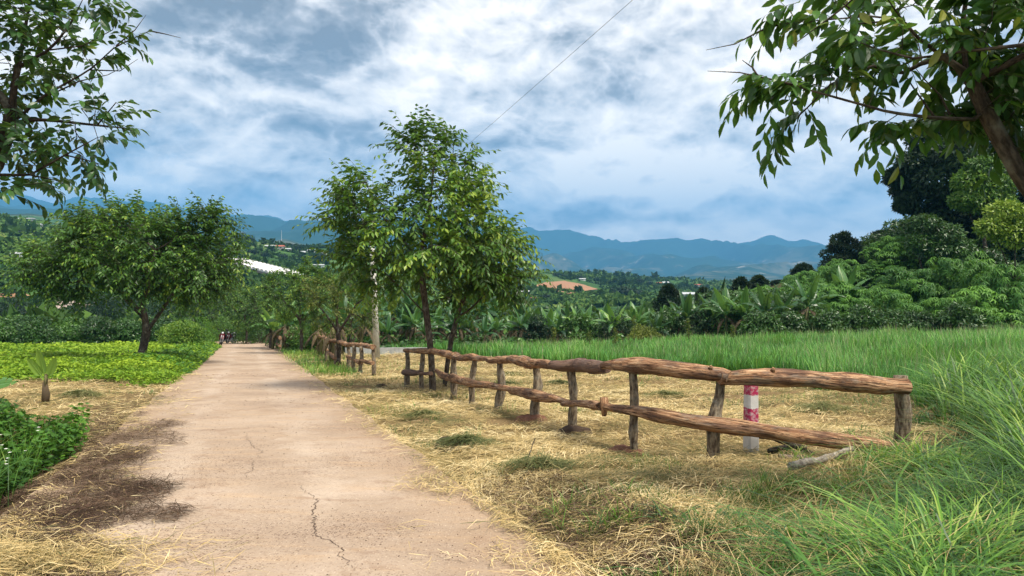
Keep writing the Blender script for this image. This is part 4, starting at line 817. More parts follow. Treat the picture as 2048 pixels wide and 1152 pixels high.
# lower rails
def LR(k, v, du=0, off=-.10): return P(pb[k][0]+du, v, dep[k]+off)
rail(fence, [LR(1, 744, -5), P(830, 746, 19.6), P(842, 745, 19.1)], .12, taper=[.9, .9, .6], tint=.98)
rail(fence, [P(838, 747, 19.0), P(862, 747, 18.3)], .06, tint=.9)
rail(fence, [P(872, 741, 17.9), P(888, 752, 17.3), LR(3, 756), P(928, 763, 15.6)], .12, taper=[.5, .9, 1.1, .8], tint=.3)
rail(fence, [P(924, 762, 15.7), LR(4, 767), P(975, 770, 14.2), LR(5, 773), P(1026, 778, 12.95)], .105, taper=[.9, 1.1, .8, .75, .6], tint=.45)
rail(fence, [P(1025, 779, 12.95), P(1045, 785, 12.5), LR(6, 790), P(1110, 798, 11.3), P(1140, 805, 10.9)], .095, taper=[1, 1.1, 1.15, 1, .5], tint=.2)
rail(fence, [P(1132, 806, 10.75), P(1170, 808, 10.3), P(1207, 812, 9.75)], .135, taper=[.7, 1, 1.05], tint=.08, flat=.45, rough=.12)
kb = MB(); tube(kb, np.array([P(1208, 795, 9.7), P(1209, 812, 9.7), P(1208, 832, 9.7)])-org, [.05, .06, .03], 8, True, .2); kb.build('brace', M['rail'], fence, True)['label'] = 'short upright log offcut at the joint of the lower rail'
rail(fence, [P(1212, 816, 9.62), LR(8, 823, 5), P(1330, 832, 8.55), LR(9, 846, 0, -.12), P(1500, 856, 8.33), P(1600, 872, 8.48), P(1700, 884, 8.62), P(1812, 899, 8.76)], .100, taper=[.6, .85, 1.1, 1.1, 1.08, 1.05, 1.1, .8], tint=.5, flat=.85, sides=14)
# second fence section
g2 = [(747, 747), (722, 744), (708, 740), (697, 735), (672, 731), (661, 726), (653, 722), (636, 716)]
org = ground_at(*g2[0]); f2 = empty('log_fence', org, 'shorter log fence further down the verge, in front of the concrete pole', 'fence', 'log fences along the road')
ends = [ground_at(*q) for q in g2]; tops = []
for i, q in enumerate(ends):
    t_ = q+np.array([0, 0, .98]); tops.append(t_); post(f2, q, t_, .085, .03, 7)
for a, b_, ti in [(0, 3, .3), (3, 5, .6), (5, 7, .4)]:
    rail(f2, [tops[a]+[.0, -.1, -.03], (tops[a]+tops[b_])/2+[0, -.1, .02], tops[b_]+[0, -.1, -.02]], .115, taper=[1, .95, .8], tint=ti)
for a, b_, ti in [(0, 1, .5), (1, 3, .2), (4, 6, .4)]:
    rail(f2, [ends[a]+[0, -.1, .42], ends[b_]+[0, -.1, .5]], .10, taper=[1, .8], tint=ti)
# third, far section
org = np.array([-16.2, 50., gz(-16.2, 50.)]); f3 = empty('log_fence', org, 'farthest low log fence under the round verge trees near the road bend', 'fence', 'log fences along the road')
e3 = [(-14.2, 46.), (-15.1, 49), (-16.3, 52.), (-17.6, 55), (-18.6, 58)]; e3 = [np.array([x, y, gz(x, y)]) for x, y in e3]
for q in e3: post(f3, q, q+[0, 0, .95], .09, .03, 6)
for a in range(4): rail(f3, [e3[a]+[0, -.1, .88], e3[a+1]+[0, -.1, .86]], .11, tint=rng.random(), sides=8)
rail(f3, [e3[0]+[0, -.1, .42], e3[2]+[0, -.1, .4]], .1, sides=8)
# bundles of dead stems standing behind it
for i, (u, D_, lb) in enumerate([(578, 48, 'dry brown stump wrapped in dead leaves behind the far low fence, left one'), (592, 47, 'dry brown stump wrapped in dead leaves behind the far low fence, right one'), (664, 32, 'dry brown stump just left of the dark trunk in the middle fence'), (640, 36, 'pale cut stump at the left end of the middle fence')]):
    x = (u-CU)/F*D_; o = empty('stump', (x, D_, gz(x, D_)), lb, 'stump'); mb = MB(); tube(mb, [(0, 0, -.1), (.05, 0, .6), (.0, .05, 1.5)], [.17, .15, .08], 8, True, .4); mb.build('stem', M['banana_stem'], o, True)
    mb = MB()
    for q in range(6): banana_leaf(mb, (0, 0, 1.3), q*1.1, 1.2, .22, -.5, 1.0, .4)
    mb.build('dead_leaves', M['dryleaf'], o)
# ------------------------------------------------------------------ pole, wire, low wall, marker post
x, y = gp(754, 719); z0 = gz(x, y); top = P(742, 432, y); o = empty('utility_pole', (x, y, z0), 'pale concrete utility pole leaning slightly, its top hidden in the tree crown', 'utility pole')
mb = MB(); tube(mb, [(0, 0, -.3), (top[0]-x)*.5*np.array([1, 0, 0])+[0, 0, (top[2]-z0)*.5], (top[0]-x, 0, top[2]-z0)], [.165, .135, .105], 14, True); mb.build('shaft', M['pole'], o, True)
mb = MB(); tube(mb, [(top[0]-x-.5, 0, top[2]-z0-.3), (top[0]-x+.5, 0, top[2]-z0-.3)], .04, 6, True); cb = mb.build('crossarm', M['deadlog'], o)
for s_ in (-.4, .4):
    mb = MB(); tube(mb, [(top[0]-x+s_, 0, top[2]-z0-.27), (top[0]-x+s_, 0, top[2]-z0-.14)], [.045, .03], 8, True); mb.build('insulator', M['lamp'], cb, True)
a = top+[.4, 0, -.15]; e = P(1245, 0, 9.); e2 = a+(e-a)*1.5; ts = np.linspace(0, 1, 60)[:, None]; pw = a+(e2-a)*ts; pw[:, 2] -= (4*.12*ts*(1-ts))[:, 0]
tag(MB_ := (lambda mb: (tube(mb, pw, .0033, 4, False), mb)[1])(MB()).build('overhead_wire', M['black']), 'thin dark overhead wire crossing the cloudy sky down towards the tall tree', 'wire')
def box(mb, c, s_, rz=0, tint=.5, taper=1.0):
    V = np.array([[a_*(taper if c_ > 0 else 1), b_*(taper if c_ > 0 else 1), c_] for c_ in (-.5, .5) for a_, b_ in ((-.5, -.5), (.5, -.5), (.5, .5), (-.5, .5))])*np.array(s_)
    cr_, sr_ = math.cos(rz), math.sin(rz); V = np.stack([V[:, 0]*cr_-V[:, 1]*sr_, V[:, 0]*sr_+V[:, 1]*cr_, V[:, 2]], 1)+np.array(c)
    mb.add(V, [[0, 3, 2, 1], [4, 5, 6, 7], [0, 1, 5, 4], [1, 2, 6, 5], [2, 3, 7, 6], [3, 0, 4, 7]], None, tint)
a = ground_at(690, 711.5); b_ = ground_at(868, 709); c_ = (a+b_)/2; o = empty('low_wall', c_, 'low whitewashed stained concrete wall behind the fences, at the foot of the bananas', 'wall')
d_ = b_-a; L_ = np.linalg.norm(d_[:2]); rz = math.atan2(d_[1], d_[0]); mb = MB()
nseg = 14
for q in range(nseg): box(mb, (d_*((q+.5)/nseg-.5))+[0, 0, .17], (L_/nseg-.004, .16, .42+.015*math.sin(q*2)), rz)
mb.build('wall_body', M['wall'], o)
x, y = (1502-CU)/F*8.95, 8.95; o = empty('marker_post', (x, y, gz(x, y)), 'square concrete marker post with worn magenta and white bands behind the near rails', 'marker post', rz=.3); o.scale = (1, 1, .89)
mb = MB(); pr_ = [(0, 1.0), (.98, .86), (1.005, .72)]; V = []
for z_, k in pr_:
    for an in range(8):
        t_ = math.pi/4*(an//2)*2+math.pi/4+(.16 if an % 2 else -.16); V.append((math.cos(t_)*.094*k, math.sin(t_)*.094*k, z_))
Q = [[8*a_+i, 8*a_+(i+1) % 8, 8*a_+8+(i+1) % 8, 8*a_+8+i] for a_ in range(2) for i in range(8)]; V.append((0, 0, 1.005)); V = [(v[0], v[1], v[2]-(.2 if v[2] == 0 else 0)) for v in V]
mb.add(V, Q, [[24, 16+i, 16+(i+1) % 8] for i in range(8)]); mb.build('post_shaft', M['marker'], o)
# ------------------------------------------------------------------ motorbikes
def motorbike(paint, mirrors=True):
    o = empty('motorbike', (0, 0, 0), 'x', 'motorbike')
    for nm, yy in (('front_wheel', -.62), ('rear_wheel', .62)):
        mb = MB(); th = np.linspace(0, 2*np.pi, 25); tube(mb, np.stack([0*th, yy+np.cos(th)*.25, .29+np.sin(th)*.25], 1), .045, 7, False); wh = mb.build('wheel', M['tyre'], o, True)
        mb = MB(); tube(mb, np.stack([0*th, yy+np.cos(th)*.205, .29+np.sin(th)*.205], 1), .014, 5, False); tube(mb, [(-.05, yy, .29), (.05, yy, .29)], .045, 8, True)
        for q in range(10):
            t_ = q*.628; tube(mb, [(0, yy, .29), (0, yy+math.cos(t_)*.2, .29+math.sin(t_)*.2)], .007, 4, False)
        mb.build('rim', M['chrome'], wh, True)
    mb = MB()
    for s_ in (-.07, .07): tube(mb, [(s_, -.62, .29), (s_, -.53, .62), (s_*.6, -.44, .92)], [.022, .024, .02], 6, True)
    mb.build('fork', M['chrome'], o, True)
    mb = MB(); tube(mb, [(0, -.9, .5), (0, -.76, .61), (0, -.6, .64), (0, -.42, .56)], [.03, .06, .065, .05], 8, True, flat=.5); mb.build('mudguard', M[paint], o, True)
    mb = MB(); V = []
    prof = [(-.46, 1.0, .10), (-.50, .88, .17), (-.44, .70, .20), (-.36, .5, .17), (-.28, .34, .12)]
    for y_, z_, w_ in prof: V += [(-w_, y_+.07, z_), (-w_*.5, y_-.02, z_), (0, y_-.05, z_), (w_*.5, y_-.02, z_), (w_, y_+.07, z_)]
    k = len(prof); Q = [[5*a_+i, 5*a_+i+1, 5*a_+6+i, 5*a_+5+i] for a_ in range(k-1) for i in range(4)]; mb.add(V, Q); V2 = [(v[0]*.9, v[1]+.05, v[2]) for v in V]; mb.add(V2, [q[::-1] for q in Q])
    mb.build('leg_shield', M[paint], o, True)
    mb = MB(); tube(mb, [(0, -.34, .5), (0, -.1, .45), (0, .15, .55), (0, .5, .66), (0, .88, .74)], [.06, .09, .12, .11, .03], 10, True); mb.build('body', M[paint], o, True)
    mb = MB(); tube(mb, [(0, -.02, .71), (0, .2, .76), (0, .5, .80), (0, .78, .82)], [.06, .12, .12, .06], 10, True, flat=.45); mb.build('seat', M['black'], o, True)
    mb = MB(); box(mb, (0, -.02, .32), (.22, .4, .22)); tube(mb, [(.12, 0, .25), (.15, .4, .24), (.15, .8, .33)], [.025, .03, .045], 8, True); mb.build('engine', M['chrome'], o)
    hb = MB(); tube(hb, [(-.34, -.30, 1.0), (-.18, -.40, 1.03), (0, -.42, .99), (.18, -.40, 1.03), (.34, -.30, 1.0)], .018, 6, True); box(hb, (0, -.44, .98), (.24, .14, .13)); h_ = hb.build('handlebar', M['black'], o)
    for s_ in (-1, 1):
        mb = MB(); tube(mb, [(s_*.22, -.38, 1.03), (s_*.30, -.36, 1.2)], .008, 4, False); tube(mb, [(s_*.31, -.375, 1.22), (s_*.31, -.35, 1.22)], [.06, .055], 10, True); mb.build('mirror', M['black'], h_, True)
    mb = MB(); tube(mb, [(0, -.54, .97), (0, -.50, .97)], [.07, .085], 12, True); mb.build('headlight', M['lamp'], o, True)
    return o
ba = motorbike('bike_red'); bb = motorbike('black')
sp = [(-23.4, 60.3, 0, .45, 1.02, 'white and dark red motorbike parked nearest at the left road edge, front wheel turned'), (-25.2, 66.0, 1, -.1, .97, 'dark motorbike facing the camera, second from the left of the parked group'), (-24.4, 66.4, 0, .05, .99, 'dark red motorbike with bright headlight, third from the left of the parked group'), (-23.6, 66.8, 1, .2, .95, 'rightmost black motorbike of the parked group beside the brown litter')]
us = {}
for x, y, k, rz, sc, lb in sp:
    p_ = (ba, bb)[k]; o = p_ if k not in us else copy_tree(p_); us[k] = 1
    x = {60.3: (441-CU)/F*60.3}.get(y, x)
    o.location = (x, y, float(zr(x, y))+.01 if abs(road_s(x, y)) < 2.4 else gz(x, y)+.02); o.rotation_euler = (.0, .12, rz); o.scale = (sc,)*3; o['label'] = lb; o['group'] = 'motorbikes parked at the end of the road'
for u_, c_ in ((450, 1), (458.5, 2), (468, 3)):
    for o in bpy.data.objects:
        if o.get('label') == sp[c_][5]: o.location.x = (u_-CU)/F*o.location.y; o.location.z = max(gz(o.location.x, o.location.y), float(zr(o.location.x, o.location.y)))+.01
# ------------------------------------------------------------------ fallen logs and sticks
def stick(pts, r, name, label, cat, mat='deadlog', sides=8, rough=.25, taper=.6):
    pts = subdiv(np.array(pts, float), .12); c0 = pts[0].copy(); k = len(pts); pts = pts+np.stack([fbm(np.arange(k)*.5, np.arange(k)*0+r*99, 3, 3)*r*1.2]*3, 1)*[1, 1, .3]
    mb = MB(); tube(mb, pts-c0, np.linspace(r, r*taper, k), sides, True, rough); o = mb.build(name, M[mat], None, True, c0); return tag(o, label, cat)
def gpt(u, v, h=.05): q = ground_at(u, v); q[2] += h; return q
lg = stick([gpt(1582, 992, .16), gpt(1655, 958, .12), gpt(1742, 912, .10)], .042, 'fallen_log', 'pale grey dead log lying in the grass below the near end of the lower rail', 'log', sides=10)
stick([gpt(1512, 902, .12), gpt(1560, 912, .1), gpt(1612, 915, .05)], .05, 'fallen_branch', 'dark cut branch with sawn orange end beside the marker post', 'branch', 'bark_dark')
stick([gpt(1540, 935, .08), gpt(1585, 918, .1), gpt(1625, 925, .05)], .035, 'fallen_branch', 'thin dark branch under the sawn one beside the marker post', 'branch', 'bark_dark')
stick([gpt(1560, 948, .06), gpt(1640, 945, .06), gpt(1690, 938, .05)], .03, 'fallen_branch', 'brown half buried branch between marker post and pale log', 'branch', 'twig')
stick([gpt(1820, 1142, .15), gpt(1930, 1140, .14), gpt(2030, 1132, .15)], .022, 'fallen_branch', 'thin pale stick at the bottom right corner in the grass', 'branch')
stick([gpt(1960, 1105, .12), gpt(2060, 1098, .14), gpt(2130, 1095, .14)], .035, 'fallen_log', 'brown log half buried in grass at the bottom right edge', 'log', 'twig')
stick([gpt(782, 801, .04), gpt(815, 800, .03), gpt(852, 802, .03)], .02, 'fallen_branch', 'dark thin stick lying on straw left of the near fence', 'branch', 'bark_dark')
stick([gpt(1046, 972, .02), gpt(1058, 950, .12), gpt(1070, 928, .28)], .008, 'upright_twig', 'short dark twig standing slanted in the straw by the road', 'twig', 'bark_dark')
stick([gpt(830, 1012, .01), gpt(880, 1010, .02), gpt(965, 1012, .02)], .006, 'fallen_twig', 'long thin twig lying on the concrete at the right road edge', 'twig', 'bark_dark')
stick([gpt(825, 1138, .01), gpt(838, 1135, .02), gpt(842, 1128, .03)], .006, 'fallen_twig', 'tiny pale twig on the road near the bottom of the picture', 'twig', 'deadlog')
stick([gpt(668, 915, .02), gpt(685, 932, .03), gpt(672, 938, .02), gpt(640, 940, .02)], .007, 'fallen_twig', 'curled dry straw stem lying alone on the road', 'twig', 'deadlog')
stick([gpt(548, 757, .01), gpt(566, 759, .02)], .02, 'fallen_twig', 'small dark stick far down on the road surface', 'twig', 'bark_dark')
for (u, v, lb) in [(1247, 912, 'heap of red soil around the foot of the third post from the near end'), (1062, 853, 'small heap of red soil at a post foot in the middle of the near fence'), (900, 897, 'dark clod of soil in the straw between road and near fence'), (762, 768, 'small dark clod in the straw left of the near fence'), (1146, 876, 'brown disturbed soil at the foot of the post below the wide lower rail joint')]:
    q = ground_at(u, v); n_ = 22; r_ = .24 if v > 850 else .17; ring = []; V = [(0, 0, .07)]; T = []; Q = []
    for a_ in range(1, 5):
        for i in range(n_): t_ = i/n_*6.283; rr = r_*a_/4*(1+.3*math.sin(3*t_+u)+.15*rng.random()); V.append((rr*math.cos(t_), rr*math.sin(t_)*.8, .07*(1-(a_/4)**2)+(.03*rng.random() if a_ < 4 else -.06)))
    T = [[0, 1+i, 1+(i+1) % n_] for i in range(n_)]; Q = [[1+a_*n_+i, 1+(a_+1)*n_+i, 1+(a_+1)*n_+(i+1) % n_, 1+a_*n_+(i+1) % n_] for a_ in range(3) for i in range(n_)]
    q[2] += .02; tag(MB().add(V, Q, T).build('soil_heap', M['redsoil2'] if v > 850 and 'dark' not in lb and 'brown' not in lb else M['darksoil'], None, True, q), lb, 'soil heap')

# ------------------------------------------------------------------ grasses, straw, weeds (uncountable)
def scat(n, r0, r1, a0=-.78, a1=.72, p=0.0):
    q = rng.random(n); r = r0*(r1/r0)**q if p == 0 else (r0**p+(r1**p-r0**p)*q)**(1/p); a = rng.uniform(a0, a1, n); return r*np.sin(a), r*np.cos(a)
def stuff(mb, name, mat, label): return tag(mb.build(name, M[mat]), label, None, None, 'stuff')
def keepm(m, *a): return [q[m] for q in a]
# straw
x, y = scat(430000, 3.2, 46); s_ = road_s(x, y); nz = fbm(x*.5, y*.5, 4, 50); n2 = fbm(x*1.7, y*1.7, 3, 52)
right = (s_ > 1.98-.45*np.clip(n2+.15, 0, 1)*(y < 16)+.1*(y > 20)) & (x < green_x(y)+.3+nz*1.2); right &= ~((nz < -.42))
left = (s_ < -1.8) & (y > 8.5-nz*3) & (y < 22.5-nz*3) & (rng.random(len(x)) < .8)
pt_ = fbm(x*1.1, y*1.1, 4, 97)
spill = (s_ > .8) & (s_ <= 2.05) & (rng.random(len(x)) < .5*ss(1.35, 2.2, s_+pt_*.9)**2) & (y < 40)
spl = (s_ < -.9) & (s_ > -1.9) & (rng.random(len(x)) < .06+.5*ss(1.3, 2.1, -s_+pt_*1.1)**2) & (y < 24)
m_ = (right | left | spill | spl) & (rng.random(len(x)) < .8-.6*ss(.0, .4, n2)); x, y, s_, nz, n2 = keepm(m_, x, y, s_, nz, n2)
onr = (s_ > -1.85) & (s_ < 2.0); z = np.where(onr, zr(x, y)+.025+rng.random(len(x))*.02, zt(x, y)+.02+rng.random(len(x))*.05*(1+n2)); r = np.hypot(x, y); sc = np.maximum(1, (r/9))**.75
swirl = fbm(x*.6, y*.6, 2, 71)*4+rng.normal(0, .8, len(x))
ti = np.clip(.60+.45*nz+.6*n2+rng.normal(0, .24, len(x)), 0, 1); mb = MB()
straws(mb, x, y, z, rng.uniform(.05, .28, len(x))*sc**.6, rng.uniform(.0024, .0068, len(x))*sc, swirl, rng.normal(.02, .12, len(x))*(~onr), ti); stuff(mb, 'mown_straw', 'straw', 'pale mown hay and dry straw strewn over the verges')
# dark brown litter by the left road edge
x, y = scat(230000, 4.0, 20, -.75, -.05); s_ = road_s(x, y); nz = fbm(x*1.5, y*1.6+3, 4, 57)*.7
m_ = (s_ > -3.2) & (s_+rng.gamma(1.2, .28, len(x)) < -.55-.6*ss(6, 16, y)+fbm(x*1.4, y*1.4, 3, 58)*.8) & (rng.random(len(x)) < .9-.7*ss(11, 20, y)) & (nz*1.9+.62-.6*ss(-1.5, -.3, s_)-.8*ss(11, 15, y) > rng.random(len(x))*.75)
x, y, s_ = keepm(m_, x, y, s_); x2, y2 = scat(26000, 3.6, 9, -.1, .35); s2 = road_s(x2, y2); n3 = fbm(x2*.9, y2*.9+3, 3, 58); m_ = (s2 > 2.0+n3*.3) & (s2 < 2.9) & (y2 < 7.4+n3*2) & (rng.random(len(x2)) < .55)
x = np.concatenate([x, x2[m_]]); y = np.concatenate([y, y2[m_]]); s_ = np.concatenate([s_, s2[m_]]); onr = np.abs(s_) < 1.85
z = np.where(onr, zr(x, y)+.010+rng.random(len(x))*.035, zt(x, y)+.03+rng.random(len(x))*.05); mb = MB(); ti = np.clip(.46+rng.normal(0, .28, len(x))+fbm(x*2, y*2, 2, 3)*.4, 0, 1)
straws(mb, x, y, z, rng.uniform(.07, .32, len(x)), rng.uniform(.0025, .0055, len(x)), fbm(x*.7, y*.7, 2, 72)*4+rng.normal(0, .9, len(x)), rng.normal(.02, .1, len(x)), ti); stuff(mb, 'brown_litter', 'litter', 'dark brown rotting grass litter along the left road edge')
x, y = scat(9000, 3.6, 26, -.75, .15); s_ = road_s(x, y); m_ = (s_ > -1.85) & (s_ < 2.0) & (fbm(x*.8, y*.8, 3, 95) > -.15); x, y = keepm(m_, x, y); k = len(x); r_ = rng.uniform(.0015, .0065, k)*np.maximum(1, np.hypot(x, y)/8); c_ = np.stack([x, y, zroad(x, y)+r_*.25], 1)
o8 = np.array([[1, 0, 0], [.2, 1, 0], [-1, .1, 0], [-.1, -1, 0], [.1, 0, .7], [0, .1, -.5]]); V = c_[:, None]+o8[None]*r_[:, None, None]*rng.uniform(.6, 1.3, (k, 6, 1)); B = np.arange(k)[:, None]*6
mb = MB(); mb.add(V.reshape(-1, 3), None, np.concatenate([B+np.array([q]) for q in ([0, 1, 4], [1, 2, 4], [2, 3, 4], [3, 0, 4])]), np.repeat(np.clip(rng.normal(.5, .3, k), 0, 1), 6)); stuff(mb, 'grit', 'litter', 'small grit and crumbs scattered on the concrete road')
# bottom-left heap of pale hay
x = rng.normal(-3.35, .5, 5200); y = rng.normal(4.75, .35, 5200); z = zr(x, y)+.02+.14*np.exp(-((x+3.4)/.55)**2-((y-4.7)/.4)**2)*rng.random(5200)
mb = MB(); straws(mb, x, y, z, rng.uniform(.12, .38, 5200), rng.uniform(.003, .006, 5200), rng.normal(.3, .9, 5200), rng.normal(0, .18, 5200), np.clip(.6+rng.normal(0, .22, 5200), 0, 1)); stuff(mb, 'hay_heap', 'straw', 'small heap of pale hay at the bottom left corner')
# tall field grass (right)
def gband(n, r0, r1, a0, a1, cond, hmin, hmax, w, mat, name, label, lean=(.25, .8), tmean=.5, segs=3, pw=.8, ref=9., p=0.0, tvar=.2, sc_noise=.3, hf=None):
    x, y = scat(n, r0, r1, a0, a1, p); nz = fbm(x*.35, y*.35, 4, 60); m_ = cond(x, y, nz, road_s(x, y)); x, y, nz = keepm(m_, x, y, nz); k = len(x); r = np.hypot(x, y); sc = np.maximum(1, r/ref)**pw
    cl = fbm(x*1.4, y*1.4, 3, 66); h = rng.uniform(hmin, hmax, k)*(1+sc_noise*nz+.5*cl)*(hf(x, y) if hf else 1); mb = MB()
    blades(mb, x, y, zt(x, y)-.02, h, rng.uniform(.6, 1.2, k)*w*sc, fbm(x*.5, y*.5, 2, 67)*5+rng.normal(0, 1.5, k), rng.uniform(*lean, k), np.clip(tmean+.5*cl+.3*nz+rng.normal(0, tvar, k), 0, 1), segs)
    print(name, k); return stuff(mb, name, mat, label)
fieldc = lambda x, y, nz, s: (x > green_x(y)+.2+nz*1.0) & (y > 12.5) & (y < np.where(x > 13, 44, 47)) & (s > 2.3)
gband(230000, 13, 62, -.22, .80, fieldc, .45, .85, .013, 'field', 'tall_field_grass', 'tall seeding grass filling the field behind the near fence', (.15, .6), .48, 3, .85, 9)
gband(13000, 15, 60, -.2, .80, fieldc, .75, 1.0, .007, 'seed', 'grass_seed_heads', 'pale seed heads standing above the field grass', (.05, .35), .5, 2, .8, 9)
nearc = lambda x, y, nz, s: (x > green_x(y)-.45+nz*1.1) & (y < 14.5) & (s > 2.0)
gband(66000, 3.4, 15, 0, .85, lambda x, y, nz, s: nearc(x, y, nz, s) & (x > green_x(y)-.3) & (fbm(x*1.5, y*1.5, 3, 92) > -.30+.50*ss(1.6, 0, x-green_x(y))), .22, .52, .0145, 'grass', 'near_grass', 'long arching green grass in the right foreground', (.6, 1.8), .34, 4, .6, 7, p=.6, tvar=.30, hf=lambda x, y: .55+.75*ss(.35, .62, x/y))
gband(17000, 3.8, 16, .35, .9, lambda x, y, nz, s: (x > 1.35+.47*y+.5*nz) & (y > 4.6), .75, 1.3, .020, 'grass', 'tall_near_grass', 'tallest broad-bladed grass clump at the right picture edge', (.4, 1.3), .44, 5, .6, 8, p=.8, tvar=.3)
gband(34000, 3.6, 9, -.12, .6, lambda x, y, nz, s: (s > 1.9) & (x < green_x(y)+1.2) & (x > green_x(y)-1.5) & (fbm(x*2.6, y*2.6, 3, 84) > .07-.14*(x-green_x(y))), .12, .36, .007, 'grass', 'grass_tufts', 'green grass tufts sprouting through the straw at the right road edge', (.4, 1.1), .55, 3, .6, 7)
gband(75000, 6, 42, -.5, .5, lambda x, y, nz, s: (np.abs(s) > 2.0) & (s < 40) & (x < green_x(y)) & (fbm(x*.9, y*.9, 3, 88) > .17), .06, .24, .006, 'grass', 'regrowing_grass', 'short green regrowth among the mown straw', (.4, 1.3), .45, 2, .8, 8)
gband(26000, 20, 66, -.45, -.1, lambda x, y, nz, s: (s > 1.75) & (s < 3.6+nz) & (y > 24) & (nz > -.3), .18, .5, .009, 'grass', 'verge_grass', 'green verge grass along the right edge of the far road', (.3, 1.0), .5, 3, .8, 9)
gband(16000, 3.4, 15, 0, .85, lambda x, y, nz, s: nearc(x, y, nz, s) & (x > green_x(y)+.0), .2, .6, .006, 'straw', 'dead_grass_stems', 'dry tan stems tangled in the near green grass', (.6, 2.0), .45, 4, .6, 7, p=.6, tvar=.25)
gband(1300, 3.4, 9, .1, .85, lambda x, y, nz, s: nearc(x, y, nz, s) & (x > green_x(y)+.6), .45, .8, .020, 'grass', 'broad_grass_blades', 'broad bright single grass blades arching over the near grass', (.9, 1.7), .58, 6, .6, 7, p=.6, tvar=.22)
# lime ground-cover field (left)
def cover(n, r0, r1, a0, a1, cond, h, size, mat, name, label, tm=.5, ref=10., p=0.0):
    x, y = scat(n, r0, r1, a0, a1, p); nz = fbm(x*.4, y*.4, 4, 63); m_ = cond(x, y, nz, road_s(x, y)); x, y, nz = keepm(m_, x, y, nz); k = len(x); r = np.hypot(x, y); sc = np.maximum(1, r/ref)**.75
    cl = fbm(x*1.1, y*1.1, 3, 64); z = zt(x, y)+h*(.25+.75*np.clip(.55+1.1*cl, 0, 1))*rng.random(k)**.5; d = rng.normal(size=(k, 3))*[1, 1, .35]; L = size*rng.uniform(.6, 1.3, k)*sc; mb = MB()
    leaves(mb, np.stack([x, y, z], 1), d, unit(rng.normal(0, .45, (k, 3))+[0, 0, 1.]), L, L*.62, np.clip(tm+.45*cl+.5*nz+rng.normal(0, .14, k), 0, 1), .2); print(name, k); return stuff(mb, name, mat, label)
limec = lambda x, y, nz, s: (s < -1.75-.25*nz) & (y > 21.3-nz*3.0+fbm(x*1.3, y*1.3, 3, 98)*2.2+rng.normal(0, .5, len(x))) & (x > -40) & (y < 56)
cover(210000, 20, 66, -.74, -.25, limec, .42, .055, 'limeweed', 'lime_ground_cover', 'bright lime green low weeds covering the field left of the road', .44)
gband(24000, 20, 62, -.74, -.25, limec, .25, .5, .006, 'grass', 'lime_field_grass', 'thin grass growing among the lime weeds', (.2, .8), .55, 2)
cover(26000, 24, 60, -.52, -.3, lambda x, y, nz, s: (s < -1.7) & (s > -3.6+nz) & (y > 24), .5, .06, 'weed', 'verge_weeds', 'taller leafy weeds lining the left edge of the far road', .5)
wc = lambda x, y, nz, s: (s < -2.05+.3*nz) & (y > 4.5) & (y < 9.8+nz*2) & (x < -3.3)
cover(110000, 4.5, 13, -.85, -.45, wc, .72, .072, 'weed', 'left_weeds', 'leafy green weeds with tiny white flowers at the lower left', .48, 8)
gband(2600, 5, 13, -.85, -.45, wc, .5, 1.0, .007, 'grass', 'left_weed_grass', 'thin tall grass stems rising out of the left weeds', (.2, .9), .45, 4)
x, y = scat(260, 5, 10, -.8, -.48); m_ = wc(x, y, 0*x, road_s(x, y)); x, y = keepm(m_, x, y); k = len(x); c_ = np.stack([x, y, zt(x, y)+rng.uniform(.4, .66, k)], 1); mb = MB()
for q in range(6): leaves(mb, c_, np.tile([math.cos(q*1.05), math.sin(q*1.05), .25], (k, 1)), np.tile([0, 0, 1.], (k, 1)), .02, .011, np.full(k, .5))
stuff(mb, 'white_flowers', 'flower', 'tiny white daisy-like flowers dotted on the left weeds')
# undergrowth darkening the foot of the banana row and the bank
cover(120000, 44, 80, -.45, .75, lambda x, y, nz, s: (y > 46) & (s > 2.6), .9, .10, 'coffee', 'undergrowth', 'dark leafy undergrowth beneath the bananas and bushes', .42)
cover(60000, 50, 100, -.75, -.22, lambda x, y, nz, s: (y > 55) & (s < -4.4), .7, .12, 'coffee', 'dark_undergrowth', 'dark leafy undergrowth beyond the lime field', .4)
for i, (u, v, h_) in enumerate([(1107, 690, 1.5), (1178, 690, 1.2), (1268, 690, 1.9), (1376, 688, 1.7), (1230, 688, 1.3), (1465, 690, 1.3)]):
    D_ = 40.5; x = (u-CU)/F*D_; z0 = gz(x, D_); o = empty('tall_weed', (x, D_, z0), 'tall seeding weed stalk above the field grass, %s from the left' % ordn(sorted([1107, 1178, 1268, 1376, 1230, 1465]).index(u)+1), 'weed', 'tall weed stalks in the field')
    mb = MB(); tube(mb, [(0, 0, 0), (.03, 0, h_*.6), (.0, 0, h_)], [.015, .01, .004], 5, False); mb.build('stem', M['twig'], o)
    k = 160; zz = h_*rng.uniform(.35, 1, k); p_ = np.stack([rng.normal(0, .10, k)*(1.35-zz/h_), rng.normal(0, .1, k)*(1.35-zz/h_), zz], 1); mb = MB(); leaves(mb, p_, unit(rng.normal(size=(k, 3))+[0, 0, .5]), unit(rng.normal(size=(k, 3))), .13, .05, np.clip(rng.normal(.45, .2, k), 0, 1)); mb.build('foliage', M['leaf_olive'], o)
